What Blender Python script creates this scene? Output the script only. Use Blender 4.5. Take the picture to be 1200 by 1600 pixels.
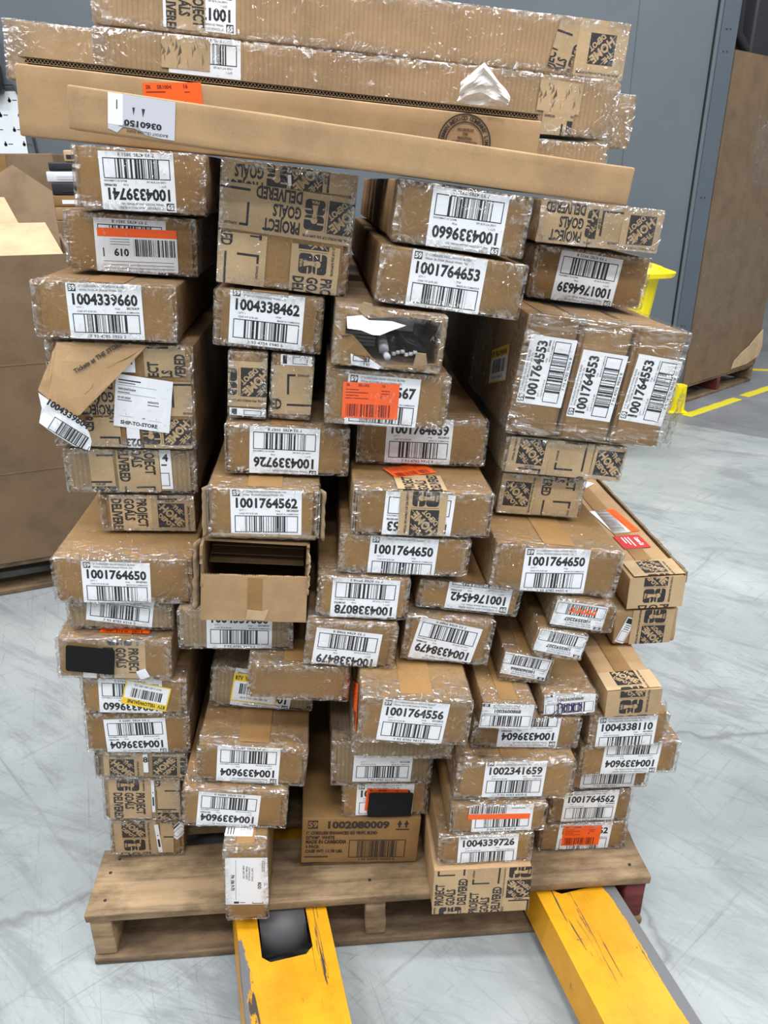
import bpy, math, random
import numpy as np
from mathutils import Matrix, Vector, noise

S = bpy.context.scene
COL = S.collection
for o in list(bpy.data.objects):
    bpy.data.objects.remove(o)

# ------------------------------------------------------------------ camera
cd = bpy.data.cameras.new('camera')
cam = bpy.data.objects.new('camera', cd); COL.objects.link(cam)
cam.location = (0, 0, 1.2983)
cam.rotation_euler = (math.pi / 2 - 0.40929, 0, 0)
cd.sensor_fit = 'VERTICAL'; cd.sensor_height = 36.0; cd.lens = 36.0 * 1202 / 1600
cd.clip_start = 0.02
S.camera = cam

# ------------------------------------------------------------------ light
S.view_settings.view_transform = 'Standard'
S.view_settings.look = 'None'
S.view_settings.gamma = 1.0
S.view_settings.exposure = -0.06
S.view_settings.use_curve_mapping = False
w = bpy.data.worlds.new('warehouse_air'); S.world = w; w.use_nodes = True
w.node_tree.nodes['Background'].inputs[0].default_value = (0.85, 0.93, 1.0, 1)
w.node_tree.nodes['Background'].inputs[1].default_value = 0.22
LAMP_Z = 6.2
LAMPS = []
for iy, (y, p) in enumerate(((-4.2, 70), (-1.9, 112), (0.5, 112), (3.0, 72), (6.0, 48))):
    for x in (-5.4, -2.7, 0.2, 2.9, 5.6): LAMPS.append((x + 0.4 * (iy % 2), y, p))
for x, y, p in LAMPS:
    ld = bpy.data.lights.new('high_bay_light', 'AREA')
    ld.shape = 'RECTANGLE'; ld.size = 1.2; ld.size_y = 0.45; ld.energy = p
    ld.color = (0.97, 0.985, 1.0)
    lo = bpy.data.objects.new('high_bay_light', ld); COL.objects.link(lo)
    lo.location = (x, y, LAMP_Z)
S.cycles.transparent_max_bounces = 24
S.cycles.max_bounces = 8

# ------------------------------------------------------------------ materials
def nt(name):
    m = bpy.data.materials.new(name); m.use_nodes = True
    n = m.node_tree.nodes; l = m.node_tree.links
    return m, n, l, n['Principled BSDF']

def ramp(n, l, src, stops):
    r = n.new('ShaderNodeValToRGB')
    e = r.color_ramp.elements
    while len(e) < len(stops): e.new(0.5)
    for q, (p, c) in zip(e, stops):
        q.position = p; q.color = (*c, 1) if len(c) == 3 else c
    l.new(src, r.inputs[0]); return r.outputs[0]

def tex(n, l, kind, scale, coord=None, **k):
    t = n.new(kind); t.inputs['Scale'].default_value = scale
    if coord is not None: l.new(coord, t.inputs['Vector'])
    for a, v in k.items(): t.inputs[a.replace('_', ' ')].default_value = v
    return t

def objco(n, l, scale=(1, 1, 1), rnd=True):
    c = n.new('ShaderNodeTexCoord'); m = n.new('ShaderNodeMapping')
    m.inputs['Scale'].default_value = scale
    l.new(c.outputs['Object'], m.inputs['Vector'])
    if rnd:
        i = n.new('ShaderNodeObjectInfo'); mu = n.new('ShaderNodeMath'); mu.operation = 'MULTIPLY'
        mu.inputs[1].default_value = 37.0
        l.new(i.outputs['Random'], mu.inputs[0]); l.new(mu.outputs[0], m.inputs['Location'])
    return m.outputs[0]

def mixc(n, l, fac, a, b, mode='MIX'):
    m = n.new('ShaderNodeMix'); m.data_type = 'RGBA'; m.blend_type = mode
    for sock, v in ((m.inputs[0], fac), (m.inputs[6], a), (m.inputs[7], b)):
        if isinstance(v, (int, float)): sock.default_value = v
        elif isinstance(v, tuple): sock.default_value = (*v, 1)
        else: l.new(v, sock)
    return m.outputs[2]

def flat(name, col, rough=0.5, metal=0.0, spec=0.5):
    m, n, l, b = nt(name)
    b.inputs['Base Color'].default_value = (*col, 1)
    b.inputs['Roughness'].default_value = rough; b.inputs['Metallic'].default_value = metal
    b.inputs['Specular IOR Level'].default_value = spec
    return m

def kraft(name, col, stripe=0.0, rough=0.72, var=0.16):
    m, n, l, b = nt(name)
    co = objco(n, l)
    f1 = tex(n, l, 'ShaderNodeTexNoise', 9.0, co, Detail=5.0, Roughness=0.6)
    d = tuple(c * 0.74 for c in col); u = tuple(min(1, c * 1.16) for c in col)
    base = ramp(n, l, f1.outputs[0], [(0.3, d), (0.52, col), (0.75, u)])
    f2 = tex(n, l, 'ShaderNodeTexNoise', 420.0, co, Detail=2.0)
    base = mixc(n, l, 0.07, base, ramp(n, l, f2.outputs[0], [(0.3, (0.1, 0.06, 0.03)), (0.7, (0.7, 0.5, 0.3))]), 'MIX')
    i = n.new('ShaderNodeObjectInfo')
    hue = ramp(n, l, i.outputs['Random'], [(0.0, (1 - var, 1 - var * 1.05, 1 - var * 1.1)), (0.5, (1, 1, 1)), (1.0, (1 + var * 0.35, 1 + var * 0.3, 1 + var * 0.2))])
    base = mixc(n, l, 1.0, base, hue, 'MULTIPLY')
    if stripe:
        w_ = tex(n, l, 'ShaderNodeTexWave', 44.0, co, Distortion=1.2, Detail=2.0)
        w_.bands_direction = 'X'
        s = ramp(n, l, w_.outputs[0], [(0.0, (0.66, 0.65, 0.64)), (0.55, (1, 1, 1)), (1.0, (1, 1, 1))])
        base = mixc(n, l, stripe, base, mixc(n, l, 1.0, base, s, 'MULTIPLY'))
    l.new(base, b.inputs['Base Color'])
    b.inputs['Roughness'].default_value = rough
    b.inputs['Specular IOR Level'].default_value = 0.3
    bp = n.new('ShaderNodeBump'); bp.inputs['Strength'].default_value = 0.18; bp.inputs['Distance'].default_value = 0.004
    f3 = tex(n, l, 'ShaderNodeTexNoise', 38.0, co, Detail=3.0)
    l.new(f3.outputs[0], bp.inputs['Height']); l.new(bp.outputs[0], b.inputs['Normal'])
    return m

KRAFT = kraft('kraft_board', (0.268, 0.150, 0.054))
KRAFT_TAN = kraft('kraft_board_tan', (0.405, 0.258, 0.133), var=0.06)
KRAFT_LONG = kraft('kraft_board_ribbed', (0.38, 0.245, 0.13), stripe=0.38, var=0.05)
KRAFT_GREY = kraft('kraft_board_dusty', (0.30, 0.215, 0.125), stripe=0.5)
KRAFT_IN = kraft('kraft_inside', (0.24, 0.15, 0.075))
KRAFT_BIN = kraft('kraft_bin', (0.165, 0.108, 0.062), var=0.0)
KRAFT_FLAP = kraft('kraft_flap', (0.33, 0.225, 0.14), var=0.0)
KRAFT_LIGHT = kraft('kraft_light', (0.50, 0.36, 0.215), var=0.05)
EDGE = kraft('board_edge', (0.21, 0.145, 0.085))
SEAM = kraft('packing_tape_on_board', (0.285, 0.155, 0.055), rough=0.5)
TAPE = kraft('printed_tape_paper', (0.50, 0.355, 0.20), rough=0.45, var=0.12)
INK = flat('tape_ink', (0.022, 0.019, 0.02), 0.5)
WHITE = flat('label_paper', (0.84, 0.86, 0.90), 0.42)
GREYP = flat('label_grey', (0.55, 0.56, 0.62), 0.5)
BLACK = flat('label_ink', (0.012, 0.012, 0.014), 0.5)
FINE = flat('label_fine_ink', (0.03, 0.03, 0.033), 0.5)
ORANGE = flat('orange_paper', (0.95, 0.115, 0.008), 0.45)
ORINK = flat('orange_ink', (0.22, 0.012, 0.0), 0.5)
YELLOWP = flat('yellow_paper', (0.90, 0.62, 0.01), 0.45)
REDP = flat('red_paper', (0.55, 0.035, 0.03), 0.45)
PURPLE = flat('marker_purple', (0.07, 0.012, 0.16), 0.4)
BLK = flat('black_sticker', (0.011, 0.011, 0.0115), 0.85, 0.0, 0.15)
DARKPL = flat('black_plastic', (0.02, 0.021, 0.025), 0.45)
WPL = flat('white_plastic', (0.72, 0.73, 0.74), 0.4)
CRUMB = flat('blind_vinyl', (0.42, 0.43, 0.45), 0.45)

def film_mat(name, haze=0.05, gloss=0.16, bump=0.9, scale=55.0, cr_=0.38, sc=(1, 1, 1)):
    m = bpy.data.materials.new(name); m.use_nodes = True
    n = m.node_tree.nodes; l = m.node_tree.links; n.clear()
    out = n.new('ShaderNodeOutputMaterial')
    co = objco(n, l, sc)
    at = n.new('ShaderNodeAttribute'); at.attribute_name = 'crumple'
    def math_(op, a, b, c=None, clamp=False):
        q = n.new('ShaderNodeMath'); q.operation = op; q.use_clamp = clamp
        for k, v in enumerate((a, b, c)):
            if v is None: continue
            if isinstance(v, (int, float)): q.inputs[k].default_value = v
            else: l.new(v, q.inputs[k])
        return q.outputs[0]
    nz = tex(n, l, 'ShaderNodeTexNoise', scale, co, Detail=3.0, Roughness=0.5, Distortion=1.6)
    vo = tex(n, l, 'ShaderNodeTexVoronoi', scale * 0.7, co); vo.feature = 'DISTANCE_TO_EDGE'
    hgt = math_('MULTIPLY_ADD', vo.outputs[0], 0.5, nz.outputs[0])
    bp = n.new('ShaderNodeBump'); bp.inputs['Strength'].default_value = bump; bp.inputs['Distance'].default_value = 0.012
    l.new(hgt, bp.inputs['Height'])
    tr = n.new('ShaderNodeBsdfTransparent'); tr.inputs[0].default_value = (0.985, 0.985, 0.985, 1)
    gl = n.new('ShaderNodeBsdfGlossy'); gl.inputs['Roughness'].default_value = 0.09
    l.new(bp.outputs[0], gl.inputs['Normal'])
    df = n.new('ShaderNodeBsdfDiffuse'); df.inputs[0].default_value = (0.50, 0.47, 0.43, 1)
    l.new(bp.outputs[0], df.inputs['Normal'])
    # bunched film along the edges: patchy and milky; a few tight creases over the flat
    n2 = tex(n, l, 'ShaderNodeTexNoise', scale * 1.1, co, Detail=6.0, Roughness=0.72, Distortion=2.5)
    patch_ = ramp(n, l, n2.outputs[0], [(0.44, (0, 0, 0)), (0.60, (1, 1, 1))])
    bun = math_('MULTIPLY', patch_, at.outputs['Fac'])
    n3 = tex(n, l, 'ShaderNodeTexNoise', scale * 0.22, co, Detail=2.0, Roughness=0.5, Distortion=3.0)
    d = math_('ABSOLUTE', math_('SUBTRACT', n3.outputs[0], 0.5), 0)
    crease = ramp(n, l, d, [(0.0, (1, 1, 1)), (0.012, (0, 0, 0))])
    crease = math_('MULTIPLY', crease, ramp(n, l, nz.outputs[0], [(0.45, (0, 0, 0)), (0.65, (1, 1, 1))]))
    fd = math_('MULTIPLY_ADD', bun, 0.42, haze, True)
    mx = n.new('ShaderNodeMixShader'); l.new(fd, mx.inputs[0]); l.new(tr.outputs[0], mx.inputs[1]); l.new(df.outputs[0], mx.inputs[2])
    fg = math_('MULTIPLY_ADD', bun, 0.48, math_('MULTIPLY_ADD', crease, cr_, gloss), True)
    m3 = n.new('ShaderNodeMixShader'); l.new(fg, m3.inputs[0]); l.new(mx.outputs[0], m3.inputs[1]); l.new(gl.outputs[0], m3.inputs[2])
    l.new(m3.outputs[0], out.inputs[0])
    return m
FILM = film_mat('stretch_film', 0.0, 0.014, 1.0, 46.0)
FILM_BUNDLE = film_mat('stretch_film_bundle', 0.02, 0.04, 1.0, 34.0, 0.6, (0.35, 1, 1.5))
FILM_HEAVY = film_mat('stretch_film_heavy', 0.01, 0.030, 1.0, 38.0)

def wood(name, col, dirt=0.5):
    m, n, l, b = nt(name)
    co = objco(n, l, (1.5, 22, 22))
    f = tex(n, l, 'ShaderNodeTexNoise', 2.2, co, Detail=8.0, Roughness=0.65, Distortion=0.6)
    base = ramp(n, l, f.outputs[0], [(0.28, tuple(c * 0.5 for c in col)), (0.5, col), (0.72, tuple(min(1, c * 1.3) for c in col))])
    co2 = objco(n, l, (3, 6, 6))
    g = tex(n, l, 'ShaderNodeTexNoise', 2.0, co2, Detail=5.0, Roughness=0.7)
    st = ramp(n, l, g.outputs[0], [(0.42, (0.28, 0.25, 0.22)), (0.6, (1, 1, 1))])
    base = mixc(n, l, dirt, base, mixc(n, l, 1.0, base, st, 'MULTIPLY'))
    l.new(base, b.inputs['Base Color']); b.inputs['Roughness'].default_value = 0.8
    bp = n.new('ShaderNodeBump'); bp.inputs['Strength'].default_value = 0.4; bp.inputs['Distance'].default_value = 0.003
    l.new(f.outputs[0], bp.inputs['Height']); l.new(bp.outputs[0], b.inputs['Normal'])
    return m
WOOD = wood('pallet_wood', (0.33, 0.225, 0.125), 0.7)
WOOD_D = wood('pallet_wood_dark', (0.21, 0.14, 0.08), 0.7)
WOOD_RED = wood('pallet_wood_red', (0.16, 0.03, 0.03))

def yellow_paint():
    m, n, l, b = nt('worn_yellow_paint')
    co = objco(n, l, (1, 1, 1), rnd=False)
    f = tex(n, l, 'ShaderNodeTexNoise', 7.0, co, Detail=8.0, Roughness=0.7)
    base = ramp(n, l, f.outputs[0], [(0.3, (0.48, 0.20, 0.004)), (0.55, (0.68, 0.315, 0.006)), (0.8, (0.74, 0.38, 0.014))])
    # scratches along the fork
    co2 = objco(n, l, (60, 3.0, 10), rnd=False)
    s = tex(n, l, 'ShaderNodeTexNoise', 1.4, co2, Detail=6.0, Roughness=0.7, Distortion=0.8)
    sm = ramp(n, l, s.outputs[0], [(0.605, (0, 0, 0)), (0.63, (1, 1, 1))])
    s2 = tex(n, l, 'ShaderNodeTexNoise', 24.0, co, Detail=6.0, Roughness=0.75)
    sm2 = ramp(n, l, s2.outputs[0], [(0.655, (0, 0, 0)), (0.68, (1, 1, 1))])
    base = mixc(n, l, sm, base, (0.055, 0.045, 0.035)); base = mixc(n, l, sm2, base, (0.06, 0.055, 0.05))
    # bare steel where the paint is gone ('worn' vertex mask)
    a = n.new('ShaderNodeAttribute'); a.attribute_name = 'worn'
    wn = n.new('ShaderNodeMath'); wn.operation = 'MULTIPLY_ADD'; wn.inputs[1].default_value = 0.9
    l.new(f.outputs[0], wn.inputs[0]); l.new(a.outputs['Fac'], wn.inputs[2])
    wm = ramp(n, l, wn.outputs[0], [(0.93, (0, 0, 0)), (0.97, (1, 1, 1))])
    base = mixc(n, l, wm, base, (0.13, 0.13, 0.135))
    l.new(base, b.inputs['Base Color']); b.inputs['Roughness'].default_value = 0.42
    bp = n.new('ShaderNodeBump'); bp.inputs['Strength'].default_value = 0.25; bp.inputs['Distance'].default_value = 0.002
    l.new(f.outputs[0], bp.inputs['Height']); l.new(bp.outputs[0], b.inputs['Normal'])
    return m
YPAINT = yellow_paint()

def concrete():
    m, n, l, b = nt('worn_concrete')
    c = n.new('ShaderNodeTexCoord'); co = c.outputs['Object']
    f = tex(n, l, 'ShaderNodeTexNoise', 1.3, co, Detail=8.0, Roughness=0.62)
    base = ramp(n, l, f.outputs[0], [(0.3, (0.22, 0.243, 0.25)), (0.5, (0.31, 0.337, 0.343)), (0.7, (0.42, 0.438, 0.434))])
    # older darker coating beyond a straight paint edge
    sp = n.new('ShaderNodeSeparateXYZ'); l.new(co, sp.inputs[0])
    e = n.new('ShaderNodeMath'); e.operation = 'MULTIPLY_ADD'; e.inputs[1].default_value = 0.78; e.inputs[2].default_value = 0
    l.new(sp.outputs[0], e.inputs[0])
    e2 = n.new('ShaderNodeMath'); e2.operation = 'ADD'; l.new(e.outputs[0], e2.inputs[0]); l.new(sp.outputs[1], e2.inputs[1])
    em = n.new('ShaderNodeMath'); em.operation = 'GREATER_THAN'; em.inputs[1].default_value = 5.62; l.new(e2.outputs[0], em.inputs[0])
    base = mixc(n, l, em.outputs[0], base, mixc(n, l, 1.0, base, (0.62, 0.60, 0.63), 'MULTIPLY'))
    # tyre scuffs and drag scratches, in patches
    for ang, sc, lo, k, px in ((0.55, (0.9, 4, 1), 0.55, 0.45, 0.0), (-0.75, (1.6, 26, 1), 0.62, 0.55, 3.0), (1.2, (1.3, 44, 1), 0.63, 0.6, 7.0), (0.15, (2.0, 60, 1), 0.64, 0.6, 11.0), (0.8, (1.1, 34, 1), 0.62, 0.5, 17.0)):
        mp = n.new('ShaderNodeMapping'); mp.inputs['Rotation'].default_value = (0, 0, ang); mp.inputs['Location'].default_value = (px, px * 2, 0)
        l.new(co, mp.inputs['Vector'])
        m2 = n.new('ShaderNodeMapping'); m2.inputs['Scale'].default_value = sc; l.new(mp.outputs[0], m2.inputs['Vector'])
        t = tex(n, l, 'ShaderNodeTexNoise', 1.5, m2.outputs[0], Detail=7.0, Roughness=0.75, Distortion=1.8)
        s = ramp(n, l, t.outputs[0], [(lo - 0.06, (0, 0, 0)), (lo + 0.05, (1, 1, 1))])
        pm = tex(n, l, 'ShaderNodeTexNoise', 0.9, mp.outputs[0], Detail=4.0, Roughness=0.7)
        ps = ramp(n, l, pm.outputs[0], [(0.36, (0, 0, 0)), (0.56, (k, k, k))])
        base = mixc(n, l, mixc(n, l, 1.0, s, ps, 'MULTIPLY'), base, (0.13, 0.14, 0.15))
    # a few hairline cracks
    wz = tex(n, l, 'ShaderNodeTexNoise', 1.7, co, Detail=5.0, Roughness=0.6)
    wv = mixc(n, l, 0.25, co, wz.outputs[1])
    v = tex(n, l, 'ShaderNodeTexVoronoi', 0.5, wv); v.feature = 'DISTANCE_TO_EDGE'
    ck = ramp(n, l, v.outputs[0], [(0.0, (1, 1, 1)), (0.0022, (0, 0, 0))])
    base = mixc(n, l, mixc(n, l, 1.0, ck, (0.55, 0.55, 0.55), 'MULTIPLY'), base, (0.10, 0.10, 0.10))
    sc_ = tex(n, l, 'ShaderNodeTexNoise', 30.0, co, Detail=6.0, Roughness=0.75)
    sk = ramp(n, l, sc_.outputs[0], [(0.68, (0, 0, 0)), (0.73, (1, 1, 1))])
    base = mixc(n, l, mixc(n, l, 1.0, sk, (0.5, 0.5, 0.5), 'MULTIPLY'), base, (0.2, 0.2, 0.2))
    l.new(base, b.inputs['Base Color'])
    rr = ramp(n, l, f.outputs[0], [(0.3, (0.30, 0.30, 0.30)), (0.7, (0.5, 0.5, 0.5))])
    l.new(rr, b.inputs['Roughness'])
    bp = n.new('ShaderNodeBump'); bp.inputs['Strength'].default_value = 0.12; bp.inputs['Distance'].default_value = 0.01
    fb = tex(n, l, 'ShaderNodeTexNoise', 14.0, co, Detail=4.0)
    l.new(fb.outputs[0], bp.inputs['Height']); l.new(bp.outputs[0], b.inputs['Normal'])
    return m
CONCRETE = concrete()

def wallpaint(name, col, rough=0.45):
    m, n, l, b = nt(name)
    c = n.new('ShaderNodeTexCoord'); co = c.outputs['Object']
    f = tex(n, l, 'ShaderNodeTexNoise', 1.6, co, Detail=6.0, Roughness=0.6)
    base = ramp(n, l, f.outputs[0], [(0.3, tuple(q * 0.88 for q in col)), (0.7, tuple(q * 1.08 for q in col))])
    g = tex(n, l, 'ShaderNodeTexNoise', 9.0, co, Detail=4.0, Roughness=0.8)
    sk = ramp(n, l, g.outputs[0], [(0.735, (0, 0, 0)), (0.75, (1, 1, 1))])
    base = mixc(n, l, sk, base, tuple(q * 0.45 for q in col))
    l.new(base, b.inputs['Base Color']); b.inputs['Roughness'].default_value = rough
    return m
WALLP = wallpaint('grey_panel_paint', (0.107, 0.126, 0.146))
POSTP = wallpaint('blue_grey_post_paint', (0.070, 0.088, 0.112))
WALLB = wallpaint('warehouse_wall_paint', (0.30, 0.31, 0.32), 0.8)
SEAMD = flat('panel_gap', (0.02, 0.022, 0.025), 0.8)
YLINE = flat('yellow_floor_paint', (0.66, 0.56, 0.03), 0.6)
YPLAST = flat('yellow_plastic', (0.88, 0.72, 0.0), 0.35)
ROLLER = wallpaint('roller_rubber', (0.075, 0.072, 0.078), 0.55)
PAPER = flat('sheet_paper', (0.72, 0.78, 0.84), 0.6)
TAG = flat('thin_white_foil', (0.78, 0.76, 0.74), 0.45)

# ------------------------------------------------------------------ mesh helpers
def link(name, verts, faces, mats, mi=None, parent=None, smooth=False, attr=None):
    me = bpy.data.meshes.new(name)
    me.from_pydata([tuple(v) for v in verts], [], [tuple(int(i) for i in f) for f in faces])
    for m in (mats if isinstance(mats, (list, tuple)) else [mats]): me.materials.append(m)
    if mi is not None: me.polygons.foreach_set('material_index', list(mi))
    if smooth: me.polygons.foreach_set('use_smooth', [True] * len(me.polygons))
    if attr:
        for k, vals in attr.items():
            a = me.attributes.new(k, 'FLOAT', 'POINT'); a.data.foreach_set('value', list(vals))
    me.update()
    o = bpy.data.objects.new(name, me); COL.objects.link(o)
    if parent is not None: o.parent = parent
    return o

def thing(name, label, cat, mat=None, group=None, loc=None):
    o = bpy.data.objects.new(name, None); COL.objects.link(o)
    o.empty_display_size = 0.05
    if mat is not None: o.matrix_world = mat
    elif loc is not None: o.location = loc
    o['label'] = label; o['category'] = cat
    if group: o['group'] = group
    return o

def tag(o, label, cat, group=None, kind=None):
    o['label'] = label; o['category'] = cat
    if group: o['group'] = group
    if kind: o['kind'] = kind
    return o

def struct(o):
    o['kind'] = 'structure'; return o

def ticks(a, b, r, k):
    m = list(np.linspace(a + r, b - r, max(2, k)))
    return [a, a + r * 0.3] + m + [b - r * 0.3, b]

def rbox(x0, x1, y0, y1, z0, z1, r=0.003, k=(4, 4, 4), rough=0.0, seed=0.0, skip=()):
    """rounded box as a grid; rough pushes it inwards here and there; skip leaves out sides such as '+y'"""
    r = min(r, (x1 - x0) / 2.2, (y1 - y0) / 2.2, (z1 - z0) / 2.2)
    tx, ty, tz = ticks(x0, x1, r, k[0]), ticks(y0, y1, r, k[1]), ticks(z0, z1, r, k[2])
    V, F, idx = [], [], {}
    lo = (x0 + r, y0 + r, z0 + r); hi = (x1 - r, y1 - r, z1 - r); c = Vector(((x0 + x1) / 2, (y0 + y1) / 2, (z0 + z1) / 2))
    def vid(p):
        key = tuple(round(q, 6) for q in p)
        if key in idx: return idx[key]
        q = [min(max(p[i], lo[i]), hi[i]) for i in range(3)]
        d = Vector(p) - Vector(q)
        if d.length > 1e-9: v = Vector(q) + d.normalized() * r
        else: v = Vector(p)
        if rough:
            nv = noise.noise_vector((v + Vector((seed, seed * 2, seed * 3))) * 22.0)
            edge = sum(1 for i in range(3) if p[i] <= lo[i] or p[i] >= hi[i])
            a = abs(nv.x) * rough * (1.0 if edge >= 2 else 0.45)
            dd = Vector((math.copysign(1, c.x - v.x) if edge >= 2 else 0, 0, math.copysign(1, c.z - v.z) if edge >= 2 else 0))
            if edge < 2: 
                for i in range(3):
                    if p[i] <= lo[i]: dd[i] = 1
                    elif p[i] >= hi[i]: dd[i] = -1
            v = v + dd * a
        idx[key] = len(V); V.append(tuple(v)); return idx[key]
    def side(ax, val, ta, tb, a, b, flip):
        for i in range(len(ta) - 1):
            for j in range(len(tb) - 1):
                q = []
                for (s, t) in ((ta[i], tb[j]), (ta[i + 1], tb[j]), (ta[i + 1], tb[j + 1]), (ta[i], tb[j + 1])):
                    p = [0, 0, 0]; p[ax] = val; p[a] = s; p[b] = t; q.append(vid(p))
                F.append(q[::-1] if flip else q)
    if '-y' not in skip: side(1, y0, tx, tz, 0, 2, False)
    if '+y' not in skip: side(1, y1, tx, tz, 0, 2, True)
    if '-x' not in skip: side(0, x0, ty, tz, 1, 2, True)
    if '+x' not in skip: side(0, x1, ty, tz, 1, 2, False)
    if '-z' not in skip: side(2, z0, tx, ty, 0, 1, True)
    if '+z' not in skip: side(2, z1, tx, ty, 0, 1, False)
    return V, F

class MB:
    """collects simple solids into one mesh"""
    def __init__(s): s.v, s.f, s.m = [], [], []
    def add(s, V, F, m=0):
        o = len(s.v); s.v += [tuple(v) for v in V]; s.f += [[i + o for i in f] for f in F]; s.m += [m] * len(F); return s
    def box(s, x0, x1, y0, y1, z0, z1, m=0, r=None):
        if r: return s.add(*rbox(x0, x1, y0, y1, z0, z1, r, (2, 2, 2)), m)
        V = [(x, y, z) for z in (z0, z1) for y in (y0, y1) for x in (x0, x1)]
        F = [(0, 2, 3, 1), (4, 5, 7, 6), (0, 1, 5, 4), (2, 6, 7, 3), (0, 4, 6, 2), (1, 3, 7, 5)]
        return s.add(V, F, m)
    def prism(s, pts, h0, h1, m=0):
        """polygon pts (x,y) extruded in z"""
        n = len(pts)
        V = [(x, y, h0) for x, y in pts] + [(x, y, h1) for x, y in pts]
        F = [list(range(n))[::-1], list(range(n, 2 * n))] + [[i, (i + 1) % n, n + (i + 1) % n, n + i] for i in range(n)]
        return s.add(V, F, m)
    def cyl(s, c, ax, r, h, n=24, m=0, r2=None):
        """cylinder from c along axis ax for length h"""
        ax = Vector(ax).normalized(); t = Vector((0, 0, 1)) if abs(ax.z) < 0.9 else Vector((1, 0, 0))
        a = ax.cross(t).normalized(); b = ax.cross(a); c = Vector(c); r2 = r if r2 is None else r2
        V = [c + a * r * math.cos(2 * math.pi * i / n) + b * r * math.sin(2 * math.pi * i / n) for i in range(n)]
        V += [c + ax * h + a * r2 * math.cos(2 * math.pi * i / n) + b * r2 * math.sin(2 * math.pi * i / n) for i in range(n)]
        F = [list(range(n)), list(range(n, 2 * n))[::-1]] + [[i, n + i, n + (i + 1) % n, (i + 1) % n] for i in range(n)]
        return s.add(V, F, m)
    def tube(s, pts, r, n=8, m=0):
        pts = [Vector(p) for p in pts]; rings = []
        o = len(s.v)
        for i, p in enumerate(pts):
            d = (pts[min(i + 1, len(pts) - 1)] - pts[max(i - 1, 0)]).normalized()
            t = Vector((0, 0, 1)) if abs(d.z) < 0.9 else Vector((1, 0, 0))
            a = d.cross(t).normalized(); b = d.cross(a)
            s.v += [tuple(p + a * r * math.cos(2 * math.pi * k / n) + b * r * math.sin(2 * math.pi * k / n)) for k in range(n)]
        for i in range(len(pts) - 1):
            for k in range(n):
                s.f.append([o + i * n + k, o + i * n + (k + 1) % n, o + (i + 1) * n + (k + 1) % n, o + (i + 1) * n + k]); s.m.append(m)
        return s
    def build(s, name, mats, parent=None, smooth=False):
        return link(name, s.v, s.f, mats, s.m, parent, smooth)

# ------------------------------------------------------------------ lettering (the built-in typeface, as triangles)
GLY = {}
def load_glyphs():
    chars = sorted(set("ABCDEFGHIJKLMNOPQRSTUVWXYZabcdefghijklmnopqrstuvwxyz0123456789\"'.,:#()/-|"))
    made = []
    for bold in (0, 1):
        for c in chars:
            for rep in (1, 2):
                cu = bpy.data.curves.new('glyph', 'FONT'); cu.body = c * rep; cu.resolution_u = 2
                cu.offset = 0.04 if bold else 0.014
                ob = bpy.data.objects.new('glyph', cu); COL.objects.link(ob); made.append((bold, c, rep, ob))
    dg = bpy.context.evaluated_depsgraph_get(); dg.update()
    got = {}
    for bold, c, rep, ob in made:
        ev = ob.evaluated_get(dg); me = ev.to_mesh(); me.calc_loop_triangles()
        v = np.array([q.co[:2] for q in me.vertices]).reshape(-1, 2)
        t = np.array([q.vertices[:] for q in me.loop_triangles], int).reshape(-1, 3)
        got[bold, c, rep] = (v[t] if len(t) else np.zeros((0, 3, 2)))
        ev.to_mesh_clear()
    for bold in (0, 1):
        for c in chars:
            a, b = got[bold, c, 1], got[bold, c, 2]
            GLY[bold, c] = (a, (b[..., 0].max() - a[..., 0].max()) if len(a) else 0.3)
        GLY[bold, ' '] = (np.zeros((0, 3, 2)), 0.30)
        GLY[bold, 'cap'] = GLY[bold, 'H'][0][..., 1].max()
    for _b, _c, _r, ob in made:
        cu = ob.data; bpy.data.objects.remove(ob); bpy.data.curves.remove(cu)
load_glyphs()

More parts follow.
